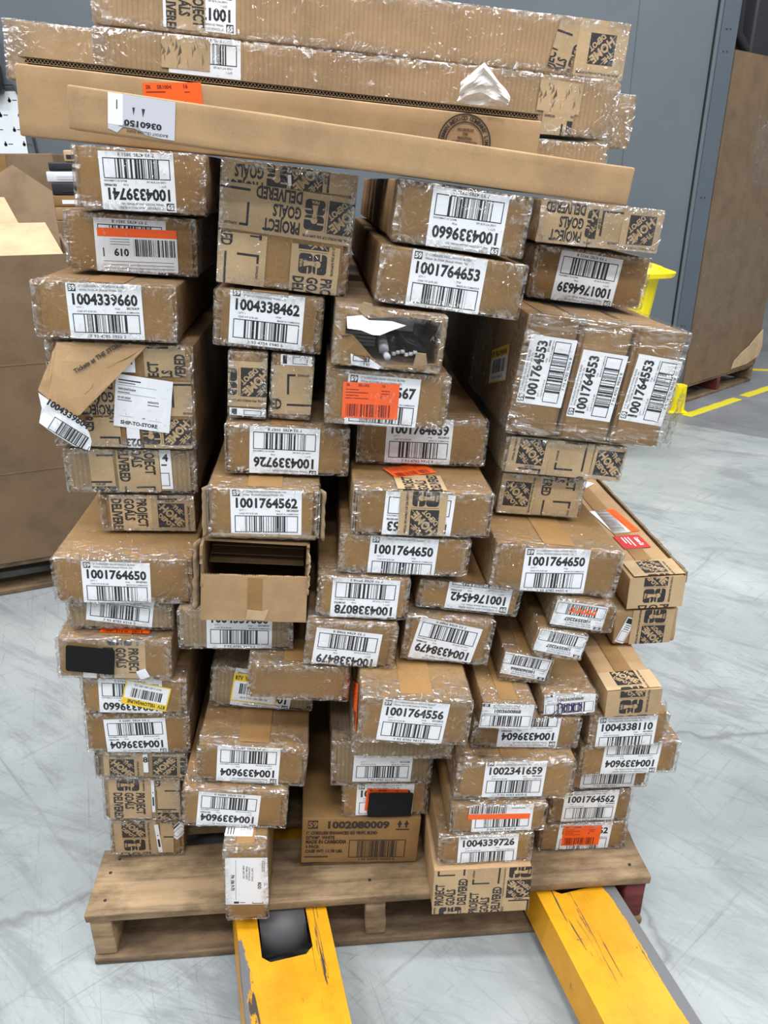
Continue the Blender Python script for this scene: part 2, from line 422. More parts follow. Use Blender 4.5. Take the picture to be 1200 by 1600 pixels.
class Art:
    """flat print: triangles with a material and a layer, in metres, origin in the middle, read along +x"""
    def __init__(s): s.t = []
    def tri(s, T, m, layer=1): s.t.append((np.asarray(T, float).reshape(-1, 3, 2), m, layer))
    def poly(s, P, m, layer=1):
        P = np.asarray(P, float); s.tri([[P[0], P[i], P[i + 1]] for i in range(1, len(P) - 1)], m, layer)
    def rect(s, x0, y0, x1, y1, m, layer=1): s.poly([(x0, y0), (x1, y0), (x1, y1), (x0, y1)], m, layer)
    def frame(s, x0, y0, x1, y1, t, m, layer=1):
        s.rect(x0, y0, x1, y0 + t, m, layer); s.rect(x0, y1 - t, x1, y1, m, layer)
        s.rect(x0, y0 + t, x0 + t, y1 - t, m, layer); s.rect(x1 - t, y0 + t, x1, y1 - t, m, layer)
    def ring(s, cx, cy, r0, r1, m, a0=0, a1=2 * math.pi, n=40, layer=1):
        for i in range(n):
            p, q = a0 + (a1 - a0) * i / n, a0 + (a1 - a0) * (i + 1) / n
            s.poly([(cx + r * math.cos(a), cy + r * math.sin(a)) for r, a in ((r0, p), (r1, p), (r1, q), (r0, q))], m, layer)
    def text(s, st, x, y, cap, m, bold=0, align='l', wid=None, layer=1, sx=1.0, rot=0.0):
        """baseline start x,y; cap height; wid squeezes or stretches the line to that width"""
        k = cap / GLY[bold, 'cap']; pen = 0.0; L = []
        for c in st:
            g, adv = GLY.get((bold, c), GLY[bold, ' '])
            if len(g): L.append(g + np.array([pen, 0]))
            pen += adv
        if not L: return
        T = np.concatenate(L) * k; wd = pen * k
        f = wid / wd if wid else sx
        T[..., 0] *= f; wd *= f
        T[..., 0] -= {'l': 0, 'c': wd / 2, 'r': wd}[align]
        if rot:
            c_, s_ = math.cos(rot), math.sin(rot); T = T @ np.array([[c_, s_], [-s_, c_]])
        s.tri(T + np.array([x, y]), m, layer)
    def moved(s, dx, dy, ang=0.0, sc=1.0):
        a = Art(); c_, s_ = math.cos(ang), math.sin(ang); R = np.array([[c_, s_], [-s_, c_]])
        a.t = [(T * sc @ R + np.array([dx, dy]), m, L) for T, m, L in s.t]; return a
    def clipped(s, x0, y0, x1, y1):
        a = Art()
        for T, m, L in s.t:
            lo, hi = T.min(1), T.max(1)
            ins = (lo[:, 0] >= x0) & (lo[:, 1] >= y0) & (hi[:, 0] <= x1) & (hi[:, 1] <= y1)
            out = (hi[:, 0] <= x0) | (hi[:, 1] <= y0) | (lo[:, 0] >= x1) | (lo[:, 1] >= y1)
            keep = [T[ins]]
            for t in T[~ins & ~out]:
                P = [tuple(q) for q in t]
                for ax, val, sg in ((0, x0, 1), (0, x1, -1), (1, y0, 1), (1, y1, -1)):
                    Q = []
                    for i in range(len(P)):
                        p, q = P[i], P[(i + 1) % len(P)]
                        dp, dq = sg * (p[ax] - val), sg * (q[ax] - val)
                        if dp >= 0: Q.append(p)
                        if (dp >= 0) != (dq >= 0):
                            u = dp / (dp - dq); Q.append((p[0] + (q[0] - p[0]) * u, p[1] + (q[1] - p[1]) * u))
                    P = Q
                    if len(P) < 3: break
                if len(P) >= 3: keep.append(np.array([[P[0], P[i], P[i + 1]] for i in range(1, len(P) - 1)]))
            K = np.concatenate(keep) if keep else np.zeros((0, 3, 2))
            if len(K): a.t.append((K, m, L))
        return a
    def add(s, o): s.t += o.t; return s

def bars(a, x0, y0, x1, y1, m, seed, n=34, dens=0.52, layer=2):
    rnd = random.Random(seed); x = x0; u = (x1 - x0) / (n * 2.1)
    while x < x1:
        wd = u * rnd.choice((0.7, 0.7, 1.1, 1.7, 2.3, 2.9)); a.rect(x, y0, min(x + wd, x1), y1, m, layer)
        x += wd + u * rnd.choice((0.7, 0.8, 1.2, 1.9, 2.6))

def art_std(w, h, num='', po='', dg='', sz='', cutt=0.0, **k):
    a = Art(); W, K, F_ = 'white', 'ink', 'fine'
    a.rect(-w / 2, -h / 2, w / 2, h / 2, W, 0)
    s = w / 0.1016; X = lambda q: -w / 2 + q * s; Y = lambda q: h / 2 - q * s * h / s / 0.0762
    a.rect(X(.003), Y(.0115), X(.0135), Y(.0015), K, 1)
    a.text('59', X(.0082), Y(.0095), .0062 * s, W, 1, 'c', wid=.009 * s, layer=2)
    a.text('2" CORDLESS FAUX WOOD BLIND', X(.0175), Y(.0055), .0028 * s, F_, 0, wid=.062 * s)
    if sz: a.text(sz, X(.0175), Y(.0105), .0028 * s, F_, 0, wid=.058 * s)
    if num: a.text(num, X(.0045), Y(.0288), .0148 * s, K, 1, wid=.091 * s)
    a.text('QTY 1', X(.012), Y(.0342), .0024 * s, F_, 0); a.text('PO#', X(.064), Y(.0350), .0024 * s, F_, 0)
    if po: a.text(po, X(.097), Y(.0345), .0031 * s, K, 1, 'r')
    a.text('CASE WT 8.78 LBS', X(.012), Y(.0394), .0023 * s, F_, 0); a.text('MADE IN CAMBODIA', X(.097), Y(.0398), .0023 * s, F_, 0, 'r')
    a.frame(X(.0055), Y(.068), X(.0965), Y(.0415), .0012 * s, K, 1)
    bars(a, X(.0205), Y(.0672), X(.081), Y(.0423), K, dg or num, 24)
    if dg: a.text(dg, X(.051), Y(.0743), .0040 * s, K, 0, 'c', wid=.05 * s)
    return a

def art_orange(w, h, **k):
    a = Art(); a.rect(-w / 2, -h / 2, w / 2, h / 2, 'orange', 0); K = 'orink'
    X = lambda q: -w / 2 + q * w; Y = lambda q: h / 2 - q * h
    a.text('SR', X(.06), Y(.11), h * .07, K, 1); a.text('SR1002', X(.27), Y(.11), h * .07, K, 1); a.text('16', X(.68), Y(.11), h * .075, K, 1)
    for i, q in enumerate((.19, .27, .35, .43)): 
        a.rect(X(.05), Y(q + .025), X(.28 + .17 * (i % 2)), Y(q), K, 1)
    for q in (.20, .28): a.rect(X(.68), Y(q + .025), X(.83), Y(q), K, 1)
    a.text('8', X(.67), Y(.42), h * .07, K, 1)
    bars(a, X(.07), Y(.95), X(.86), Y(.6), K, 'sr', 30)
    return a

def art_orange2(w, h, **k):
    a = Art(); a.rect(-w / 2, -h / 2, w / 2, h / 2, 'orange', 0); K = 'orink'
    X = lambda q: -w / 2 + q * w; Y = lambda q: h / 2 - q * h
    a.text('SR', X(.05), Y(.26), .0046, K, 1); a.text('SR1004', X(.24), Y(.26), .0046, K, 1); a.text('16', X(.68), Y(.24), .005, K, 1)
    a.rect(X(.05), Y(.42), X(.38), Y(.36), K, 1); a.rect(X(.70), Y(.42), X(.80), Y(.38), K, 1); a.text('8', X(.68), Y(.95), .005, K, 1)
    return a

def art_rtv(w, h, **k):
    a = Art(); a.rect(-w / 2, -h / 2, w / 2, h / 2, 'yellow', 0); b = .0022
    a.rect(-w / 2 + b, -h / 2 + b, w / 2 - b, h / 2 - h * .27, 'white', 1)
    a.text('RTV  YELLOW/JAUNE', -w * .46, h / 2 - h * .22, h * .14, 'ink', 1, wid=w * .84, layer=1)
    bars(a, -w * .34, -h * .22, w * .34, h * .16, 'ink', 'rtv', 30)
    a.text('4619 2 057 284 788 128', 0, -h * .38, h * .065, 'fine', 0, 'c', wid=w * .6, layer=2)
    return a

def art_shade(w, h, num='', scr='', **k):
    a = Art(); a.rect(-w / 2, -h / 2, w / 2, h / 2, 'white', 0); K = 'ink'
    X = lambda q: -w / 2 + q * w; Y = lambda q: h / 2 - q * h
    a.rect(X(.02), Y(.14), X(.16), Y(.02), K, 1); a.text('59', X(.09), Y(.12), h * .08, 'white', 1, 'c', layer=2)
    a.text('BLACKOUT CELLULAR SHADE', X(.22), Y(.11), h * .06, 'fine', wid=w * .5); a.text('White 31X64 (Actual Width: 31)', X(.22), Y(.2), h * .06, 'fine', wid=w * .5)
    a.text(num, X(.24), Y(.37), h * .135, K, 1, wid=w * .52)
    a.text('QTY 1', X(.06), Y(.34), h * .05, 'fine'); a.text('MADE IN CHINA', X(.06), Y(.45), h * .05, 'fine')
    a.frame(X(.03), Y(.93), X(.97), Y(.48), .0008, K, 1)
    bars(a, X(.2), Y(.91), X(.8), Y(.5), K, num, 26)
    if scr == 'orange':
        for q in (.26, .36, .45, .56, .68): a.ring(X(q), Y(.7), h * .05, h * .12, 'orange', 0.3, 5.0, 14, 3)
    if scr == 'purple':
        t = h * .028
        a.ring(X(.3), Y(.56), h * .10 - t, h * .10 + t, 'purple', -1.2, 3.0, 18, 3)
        a.poly([(X(.33), Y(.62)), (X(.35), Y(.62)), (X(.17), Y(.95)), (X(.14), Y(.95))], 'purple', 3)
        a.rect(X(.12), Y(.98), X(.36), Y(.91), 'purple', 3)
        for q in (.47, .64):
            for e in (0, .012): a.ring(X(q + e), Y(.72), h * .17 - t, h * .17 + t, 'purple', 0, 6.283, 26, 3)
    return a

def art_n019(w, h, **k):
    a = Art(); a.rect(-w / 2, -h / 2, w / 2, h / 2, 'white', 0)
    X = lambda q: -w / 2 + q * w; Y = lambda q: h / 2 - q * h
    a.rect(X(.0), Y(1.0), X(1), Y(.80), 'orange', 1)
    bars(a, X(.03), Y(.76), X(.55), Y(.36), 'ink', '019', 34)
    a.text('019', X(.62), Y(.52), h * .17, 'ink', 1); a.rect(X(.93), Y(.54), X(.945), Y(.33), 'ink', 1)
    for q in (.62, .68, .74): a.rect(X(.6), Y(q + .012), X(.85), Y(q), 'fine', 1)
    for q in (.06, .14, .22): a.rect(X(.05), Y(q + .012), X(.95), Y(q), 'fine', 1)
    return a

def art_n001(w, h, **k):
    a = Art(); a.rect(-w / 2, -h / 2, w / 2, h / 2, 'white', 0)
    X = lambda q: -w / 2 + q * w; Y = lambda q: h / 2 - q * h
    bars(a, X(.02), Y(.70), X(.6), Y(0), 'ink', '001', 40)
    a.text('001', X(.70), Y(.24), h * .26, 'ink', 1); a.rect(X(.68), Y(.42), X(.9), Y(.38), 'fine', 1)
    a.rect(X(-.01), Y(1.02), X(1.0), Y(.72), 'orange', 2)
    return a

def art_ship(w, h, **k):
    a = Art(); a.rect(-w / 2, -h / 2, w / 2, h / 2, 'white', 0)
    X = lambda q: -w / 2 + q * w; Y = lambda q: h / 2 - q * h
    a.rect(X(.05), Y(.115), X(.44), Y(.09), 'fine', 1); a.rect(X(.05), Y(.16), X(.35), Y(.145), 'fine', 1); a.rect(X(.05), Y(.2), X(.72), Y(.194), 'fine', 1)
    a.text('WK33475604', X(.05), Y(.29), h * .04, 'fine', 1); a.rect(X(.05), Y(.34), X(.26), Y(.325), 'fine', 1); a.rect(X(.05), Y(.36), X(.72), Y(.354), 'fine', 1)
    a.text('07-07-2025', X(.05), Y(.45), h * .036, 'fine', 1); a.rect(X(.05), Y(.49), X(.30), Y(.475), 'fine', 1)
    a.text('66563373', X(.58), Y(.47), h * .036, 'fine', 1); a.rect(X(.58), Y(.52), X(.78), Y(.505), 'fine', 1)
    a.text('1', X(.2), Y(.76), h * .03, 'fine'); a.text('OF', X(.5), Y(.80), h * .03, 'fine', 1); a.text('1', X(.74), Y(.78), h * .03, 'fine')
    a.rect(X(.1), Y(.79), X(.34), Y(.785), 'fine', 1); a.rect(X(.62), Y(.81), X(.85), Y(.805), 'fine', 1)
    a.text('SHIP-TO-STORE', X(.12), Y(.94), h * .07, 'ink', 1, wid=w * .66)
    return a

def art_bit(w, h, num='', **k):
    a = Art(); rnd = random.Random(num + str(w))
    P = [(-w / 2, -h / 2)] + [(-w / 2 + w * i / 4, -h / 2 + rnd.random() * h * .12) for i in (1, 2, 3)] + [(w / 2, -h / 2), (w / 2, h / 2), (-w / 2, h / 2)]
    a.poly(P[:1] + P[4:], 'white', 0)
    if num: a.text(num, 0, h * .05, min(h * .42, .0118), 'ink', 1, 'c', layer=1)
    elif h > .03: 
        a.rect(-w * .25, -h * .3, w * .25, -h * .02, 'ink', 1); a.rect(-w * .2, h * .1, w * .2, h * .13, 'fine', 1)
    return a

def art_bit2(w, h, num='', **k):
    a = Art(); a.rect(-w / 2, -h / 2, w / 2, h / 2, 'white', 0)
    if num:
        a.text(num, 0, h * .22, .0118, 'ink', 1, 'c'); a.rect(-w * .4, h * .1, w * .1, h * .14, 'fine', 1)
        a.frame(-w * .9, -h * .42, w * .25, -h * .08, .0011, 'ink', 1)
    else:
        a.frame(-w * .12, -h * .38, w * .36, h * .3, .0009, 'ink', 1); a.rect(-w * .44, -h * .4, -w * .3, h * .4, 'ink', 1)
    return a.clipped(-w / 2, -h / 2, w / 2, h / 2)

def art_bit3(w, h, **k):
    a = Art(); a.rect(-w / 2, -h / 2, w / 2, h / 2, 'white', 0); a.rect(-w * .4, h * .26, w * .45, h * .46, 'ink', 1)
    for q in (.02, .1, .18): a.rect(-w * .3, h * q, w * .3, h * (q + .03), 'fine', 1)
    a.frame(-w * .4, -h * .44, w * .42, -h * .04, .0008, 'ink', 1)
    return a

def art_torn(w, h, num='', **k):
    a = Art()
    P = [(.0, 0), (1, 0), (1, .93), (.86, 1), (.72, .72), (.66, .84), (.6, .7), (.45, .96), (.2, 1), (0, 1)]
    a.poly([(-w / 2 + 0 * w, -h / 2), (w / 2, -h / 2), (w / 2, h * .34), (-w / 2, h * .34)], 'grey', 0)
    for p, q in zip(P[2:-1], P[3:]):
        a.poly([(-w / 2 + p[0] * w, h * .34), (-w / 2 + p[0] * w, -h / 2 + p[1] * h), (-w / 2 + q[0] * w, -h / 2 + q[1] * h), (-w / 2 + q[0] * w, h * .34)], 'grey', 0)
    a.rect(w * .28, -h * .5, w * .5, h * .3, 'white', 1)
    a.text('BLACKOUT CELLULAR SHADE', -w * .4, h * .38, h * .07, 'fine', wid=w * .62, layer=2)
    a.text(num, -w * .3, h * .14, h * .15, 'ink', 1, wid=w * .56, layer=2)
    a.rect(w * .36, -h * .34, w * .375, -h * .1, 'ink', 2)
    a.poly([(-w * .05, -h * .2), (w * .0, -h * .2), (-w * .02, h * .02)], 'fine', 2); a.poly([(w * .1, -h * .2), (w * .14, -h * .2), (w * .12, h * .0)], 'fine', 2)
    return a

def art_print(w, h, **k):
    a = Art(); K = 'boxink'
    X = lambda q: -w / 2 + q * w; Y = lambda q: h / 2 - q * h
    a.rect(X(.035), Y(.17), X(.12), Y(-.03), K, 1); a.text('59', X(.078), Y(.13), h * .13, 'board', 1, 'c', layer=2)
    a.text('1002080009', X(.19), Y(.16), h * .17, K, 1, wid=w * .55)
    for q in (.83, .89):
        a.poly([(X(q - .022), Y(.08)), (X(q + .022), Y(.08)), (X(q), Y(-.04))], K, 1); a.rect(X(q - .008), Y(.15), X(q + .008), Y(.08), K, 1)
    a.rect(X(.80), Y(.21), X(.92), Y(.185), K, 1)
    for i, (t, wd) in enumerate((('1". CORDLESS ENHANCED RD VINYL BLIND', .62), ('22"X48", WHITE', .25), ('MADE IN CAMBODIA', .355), ('4 PACK', .12), ('CASE WT: 11.78 LBS.', .33))):
        a.text(t, X(.02), Y(.315 + i * .115), h * (.075 if i != 2 else .09), K, 1, wid=w * wd)
    a.rect(X(.01), Y(.90), X(.22), Y(.87), K, 1)
    a.frame(X(.40), Y(.91), X(.90), Y(.46), .0013, K, 1); bars(a, X(.475), Y(.90), X(.83), Y(.48), K, 'vinyl', 40, 1)
    a.text('1 07 93878 00009 8', X(.65), Y(.985), h * .05, K, 0, 'c', wid=w * .33)
    return a

def art_pa186(w, h, **k):
    a = Art(); a.rect(-w / 2, -h / 2, w / 2, h / 2, 'white', 0)
    X = lambda q: -w / 2 + q * w; Y = lambda q: h / 2 - q * h; R = -math.pi / 2
    a.rect(X(.235), Y(.9), X(.243), Y(.05), 'fine', 1)
    a.text('PA 186 9-70', X(.13), Y(.36), .0058, 'ink', 1, rot=R, wid=.036)
    rnd = random.Random(4)
    for i, q in enumerate((.40, .47, .53, .60)):
        a.text(('HOME DEPOT PRO', 'PRIME STREET', 'LEWISVILLE', 'SHIP TO TEXAS')[i], X(q), Y(.16 + .02 * i), .0028, 'fine', 0, rot=R, wid=.03)
    for q in (.84, .88): a.rect(X(q), Y(.3), X(q + .015), Y(.06), 'fine', 1)
    a.text('RDD', X(.75), Y(.52), .0055, 'ink', 1, rot=R); a.rect(X(.9), Y(.6), X(.91), Y(.52), 'fine', 1); a.rect(X(.9), Y(.78), X(.91), Y(.7), 'fine', 1)
    a.rect(X(.19), Y(.98), X(.31), Y(.935), 'ink', 1); a.rect(X(.33), Y(.965), X(.46), Y(.95), 'ink', 1)
    a.rect(X(.62), Y(.985), X(.88), Y(.97), 'ink', 1); a.rect(X(.62), Y(.97), X(.635), Y(.945), 'ink', 1); a.rect(X(.865), Y(.97), X(.88), Y(.945), 'ink', 1)
    return a

def art_fineprint(w, h, **k):
    a = Art(); a.rect(-w / 2, -h / 2, w / 2, h / 2, 'white', 0)
    for i in range(3): a.rect(-w * .42 + i * w * .1, -h * .35, -w * .38 + i * w * .1, h * .3, 'fine', 1)
    for i in range(4): a.rect(w * .05, -h * .34 + i * h * .2, w * .09, -h * .28 + i * h * .2, 'ink', 1); a.rect(w * .11, -h * .33 + i * h * .2, w * .2, -h * .29 + i * h * .2, 'fine', 1)
    for i in range(3): a.rect(w * .27 + i * w * .06, -h * .4, w * .285 + i * w * .06, h * .4, 'fine', 1)
    return a

def art_black(w, h, **k):
    a = Art(); r = .004; P = []
    for cx, cy, a0 in ((w / 2 - r, h / 2 - r, 0), (-w / 2 + r, h / 2 - r, 90), (-w / 2 + r, -h / 2 + r, 180), (w / 2 - r, -h / 2 + r, 270)):
        P += [(cx + r * math.cos(math.radians(a0 + q)), cy + r * math.sin(math.radians(a0 + q))) for q in (0, 30, 60, 90)]
    a.poly(P, 'blacksticker', 0); return a

def art_wlab(w, h, **k):
    a = Art(); a.rect(-w / 2, -h / 2, w / 2, h / 2, 'white', 0)
    a.rect(w * .15, -h / 2, w / 2, h / 2, 'orange', 1)
    for i in range(4): a.rect(-w * (.22 - .06 * i), -h * .15, -w * (.21 - .06 * i), h * (.2 - .08 * (i % 3)), 'fine', 1)
    a.rect(w * .22, -h * .2, w * .24, h * .3, 'orink', 2); a.rect(w * .36, -h * .35, w * .38, -h * .1, 'orink', 2)
    return a

def art_red(w, h, **k):
    a = Art(); a.rect(-w / 2, -h / 2, w / 2, h / 2, 'red', 0)
    a.text('Custom Cut', 0, h * .2, h * .17, 'white', 1, 'c', wid=w * .6, layer=1)
    for i in range(3): a.rect(-w * .36, -h * (.02 + .12 * i), w * (.34 - .12 * i), h * (.03 - .12 * i), 'white', 1)
    return a

def art_stamp(w, h, **k):
    a = Art(); r = w / 2; K = 'boxink'
    a.ring(0, 0, r * .95, r, K); a.ring(0, 0, r * .69, r * .73, K)
    st = 'PACKERMAN MEXICO COMPANY LIMITED'
    for i, c in enumerate(st):
        t = math.radians(205 - i * 230 / (len(st) - 1)); a.text(c, r * .775 * math.cos(t), r * .775 * math.sin(t), r * .14, K, 1, 'c', rot=t - math.pi / 2)
    for i, t in enumerate(('BOX CERTIFICATE', 'THIS', 'SINGLEWALL', 'BOX MEETS ALL CONSTRUCTION', 'REQUIREMENTS OF APPLICABLE')): a.text(t, 0, r * (.42 - .14 * i), r * .075, K, 1, 'c', wid=r * (.6, .2, .55, .95, 1.1)[i])
    return a

def art_home():
    """square logo patch, .042 wide, origin at its middle"""
    a = Art(); q = .021
    a.rect(-q, -q, q, q, 'tapeink', 1)
    b = Art(); t = math.radians(45)
    b.text('THE', -.0085, .0075, .0075, 'tape', 1, 'c', rot=t, wid=.017, layer=2)
    b.text('HOME', .0035, -.0035, .0125, 'tape', 1, 'c', rot=t, wid=.044, layer=2)
    b.text('DEPOT', .0115, -.0115, .0078, 'tape', 1, 'c', rot=t, wid=.030, layer=2)
    for d in (-.0012, .0148):
        b.poly([(-.03 - d * .7, -.03 + d * .7), (.03 - d * .7, .03 + d * .7), (.03 - d * .7 - .0006, .03 + d * .7 + .0006), (-.03 - d * .7 - .0006, -.03 + d * .7 + .0006)], 'tape', 2)
    return a.add(b.clipped(-q + .0008, -q + .0008, q - .0008, q - .0008))

def art_emblem():
    a = Art(); w, h = .0135, .0195
    def blk(y0, y1, m=1, mat='tapeink', x=w, r=.005):
        P = []
        for cx, cy, a0 in ((x - r, y1 - r, 0), (-x + r, y1 - r, 90), (-x + r, y0 + r, 180), (x - r, y0 + r, 270)):
            P += [(cx + r * math.cos(math.radians(a0 + q)), cy + r * math.sin(math.radians(a0 + q))) for q in (0, 22, 45, 67, 90)]
        a.poly(P, mat, m)
    blk(.0004, h); blk(-h, -.0004)
    a.rect(-w, .0095, -.0045, .0118, 'tape', 2); a.rect(.0045, .0045, w, .0066, 'tape', 2)
    a.rect(.0045, -.0075, w, -.0055, 'tape', 2)
    a.ring(0, .0065, 0, .0046, 'tape', n=20, layer=3)
    a.poly([(-.0034, .005), (.0034, .005), (.0019, -.004), (.0042, -.0125), (-.0042, -.0125), (-.0019, -.004)], 'tape', 3)
    a.text('FIFA', 0, -.0180, .0038, 'tape', 1, 'c', wid=.0105, layer=3)
    return a

def art_slogan():
    a = Art()
    for i, (t, wd) in enumerate((('PROJECT', .050), ('GOALS', .038), ('DELIVERED', .062))):
        a.text(t, -.031, .0105 - i * .0195, .0152, 'tapeink', 1, wid=wd, layer=1)
    return a

def art_codeframe():
    """the corner brackets and small words round the place of the code (the code itself is left out)"""
    a = Art(); q = .0235; t = .0032
    a.rect(-q, q - t, -q + .012, q, 'tapeink'); a.rect(-q, q - .030, -q + t, q, 'tapeink')
    a.rect(-q, -q, q, -q + t, 'tapeink'); a.rect(q - t, -q, q, q * .55, 'tapeink')
    a.text('DOWNLOAD', q * .0, q - .0032, .0034, 'tapeink', 1, 'c', wid=.017); a.text('OUR APP', q + .004, -q * .2, .0034, 'tapeink', 1, 'c', rot=math.pi / 2, wid=.015)
    return a

CYC = 0.200
def art_tape(w, h, ph=0.0, el='', worn=0, **k):
    a = Art(); a.rect(-w / 2, -h / 2, w / 2, h / 2, 'tape', 0)
    b = Art()
    if el == 'H': b.add(art_home().moved(0, 0)); b.text('OFFICIAL FIFA WORLD CUP 2026 SUPPORTER', -w * .45, h / 2 - .0065, .003, 'tapeink', 1, wid=w * .9)
    elif el == '-':
        rnd = random.Random(7)
        for _ in range(26):
            x, y = rnd.uniform(-w / 2, w / 2), rnd.uniform(-h / 2, h / 2); l = rnd.uniform(.004, .018)
            b.poly([(x, y), (x + l, y + rnd.uniform(-.004, .004)), (x + l * .6, y + rnd.uniform(.001, .004))], 'tapegrey', 1)
    else:
        for c in range(-1, 3):
            x0 = -w / 2 - ph + c * CYC
            if x0 > w / 2 or x0 + CYC < -w / 2: continue
            b.add(art_home().moved(x0 + .021, -.003)); b.rect(x0 + .0443, -.023, x0 + .0449, .017, 'tapeink')
            b.add(art_emblem().moved(x0 + .0605, -.003)); b.add(art_slogan().moved(x0 + .109, 0)); b.add(art_codeframe().moved(x0 + .171, 0))
            b.text('OFFICIAL FIFA WORLD CUP 2026 SUPPORTER', x0 + .004, .0225, .0034, 'tapeink', 1, wid=.07)
    return a.add(b.clipped(-w / 2, -h / 2, w / 2, h / 2))

ARTS = {'std': art_std, 'orange': art_orange, 'orange2': art_orange2, 'rtv': art_rtv, 'shade': art_shade, 'n019': art_n019, 'n001': art_n001,
        'ship': art_ship, 'bit': art_bit, 'bit2': art_bit2, 'bit3': art_bit3, 'torn': art_torn, 'print': art_print, 'pa186': art_pa186,
        'fineprint': art_fineprint, 'black': art_black, 'wlab': art_wlab, 'red': art_red, 'stamp': art_stamp, 'tape': art_tape}
PRINT = {'white': WHITE, 'ink': BLACK, 'fine': FINE, 'orange': ORANGE, 'orink': ORINK, 'yellow': YELLOWP, 'purple': PURPLE, 'grey': GREYP,
         'red': REDP, 'tape': TAPE, 'tapeink': INK, 'tapegrey': flat('scuffed_ink', (0.17, 0.13, 0.085), 0.7), 'boxink': flat('box_ink', (0.03, 0.02, 0.015), 0.7), 'board': KRAFT, 'blacksticker': BLK}
PNAME = {'std': 'shipping_label', 'orange': 'orange_sticker', 'orange2': 'orange_sticker', 'rtv': 'return_sticker', 'shade': 'shipping_label', 'n019': 'return_label',
         'n001': 'return_label', 'ship': 'ship_to_store_paper', 'bit': 'label_scrap', 'bit2': 'label_scrap', 'bit3': 'shipping_label', 'torn': 'torn_label', 'print': 'printed_marking',
         'pa186': 'postal_label', 'fineprint': 'small_label', 'black': 'black_sticker', 'wlab': 'return_label', 'red': 'red_sticker', 'stamp': 'printed_marking', 'tape': 'printed_tape'}

def put_art(art, name, to3, lift, parent, plate=0.00025):
    """a flat print laid on a surface: to3(x, y, out) gives the point"""
    mats = []; V, F, M = [], [], []
    for T, m, L in art.t:
        if m not in mats: mats.append(m)
        k = mats.index(m); o = len(V); z = lift + L * 0.00012
        for p in T.reshape(-1, 2): V.append(to3(p[0], p[1], z))
        n = len(T); F += [(o + 3 * i, o + 3 * i + 1, o + 3 * i + 2) for i in range(n)]; M += [k] * n
    if not V: return None
    # orient every triangle outwards
    n0 = Vector(to3(0, 0, 1)) - Vector(to3(0, 0, 0))
    F2 = []
    for f in F:
        a, b, c = (Vector(V[i]) for i in f)
        F2.append(f if (b - a).cross(c - a).dot(n0) >= 0 else f[::-1])
    return link(name, V, F2, [PRINT[m] for m in mats], M, parent)

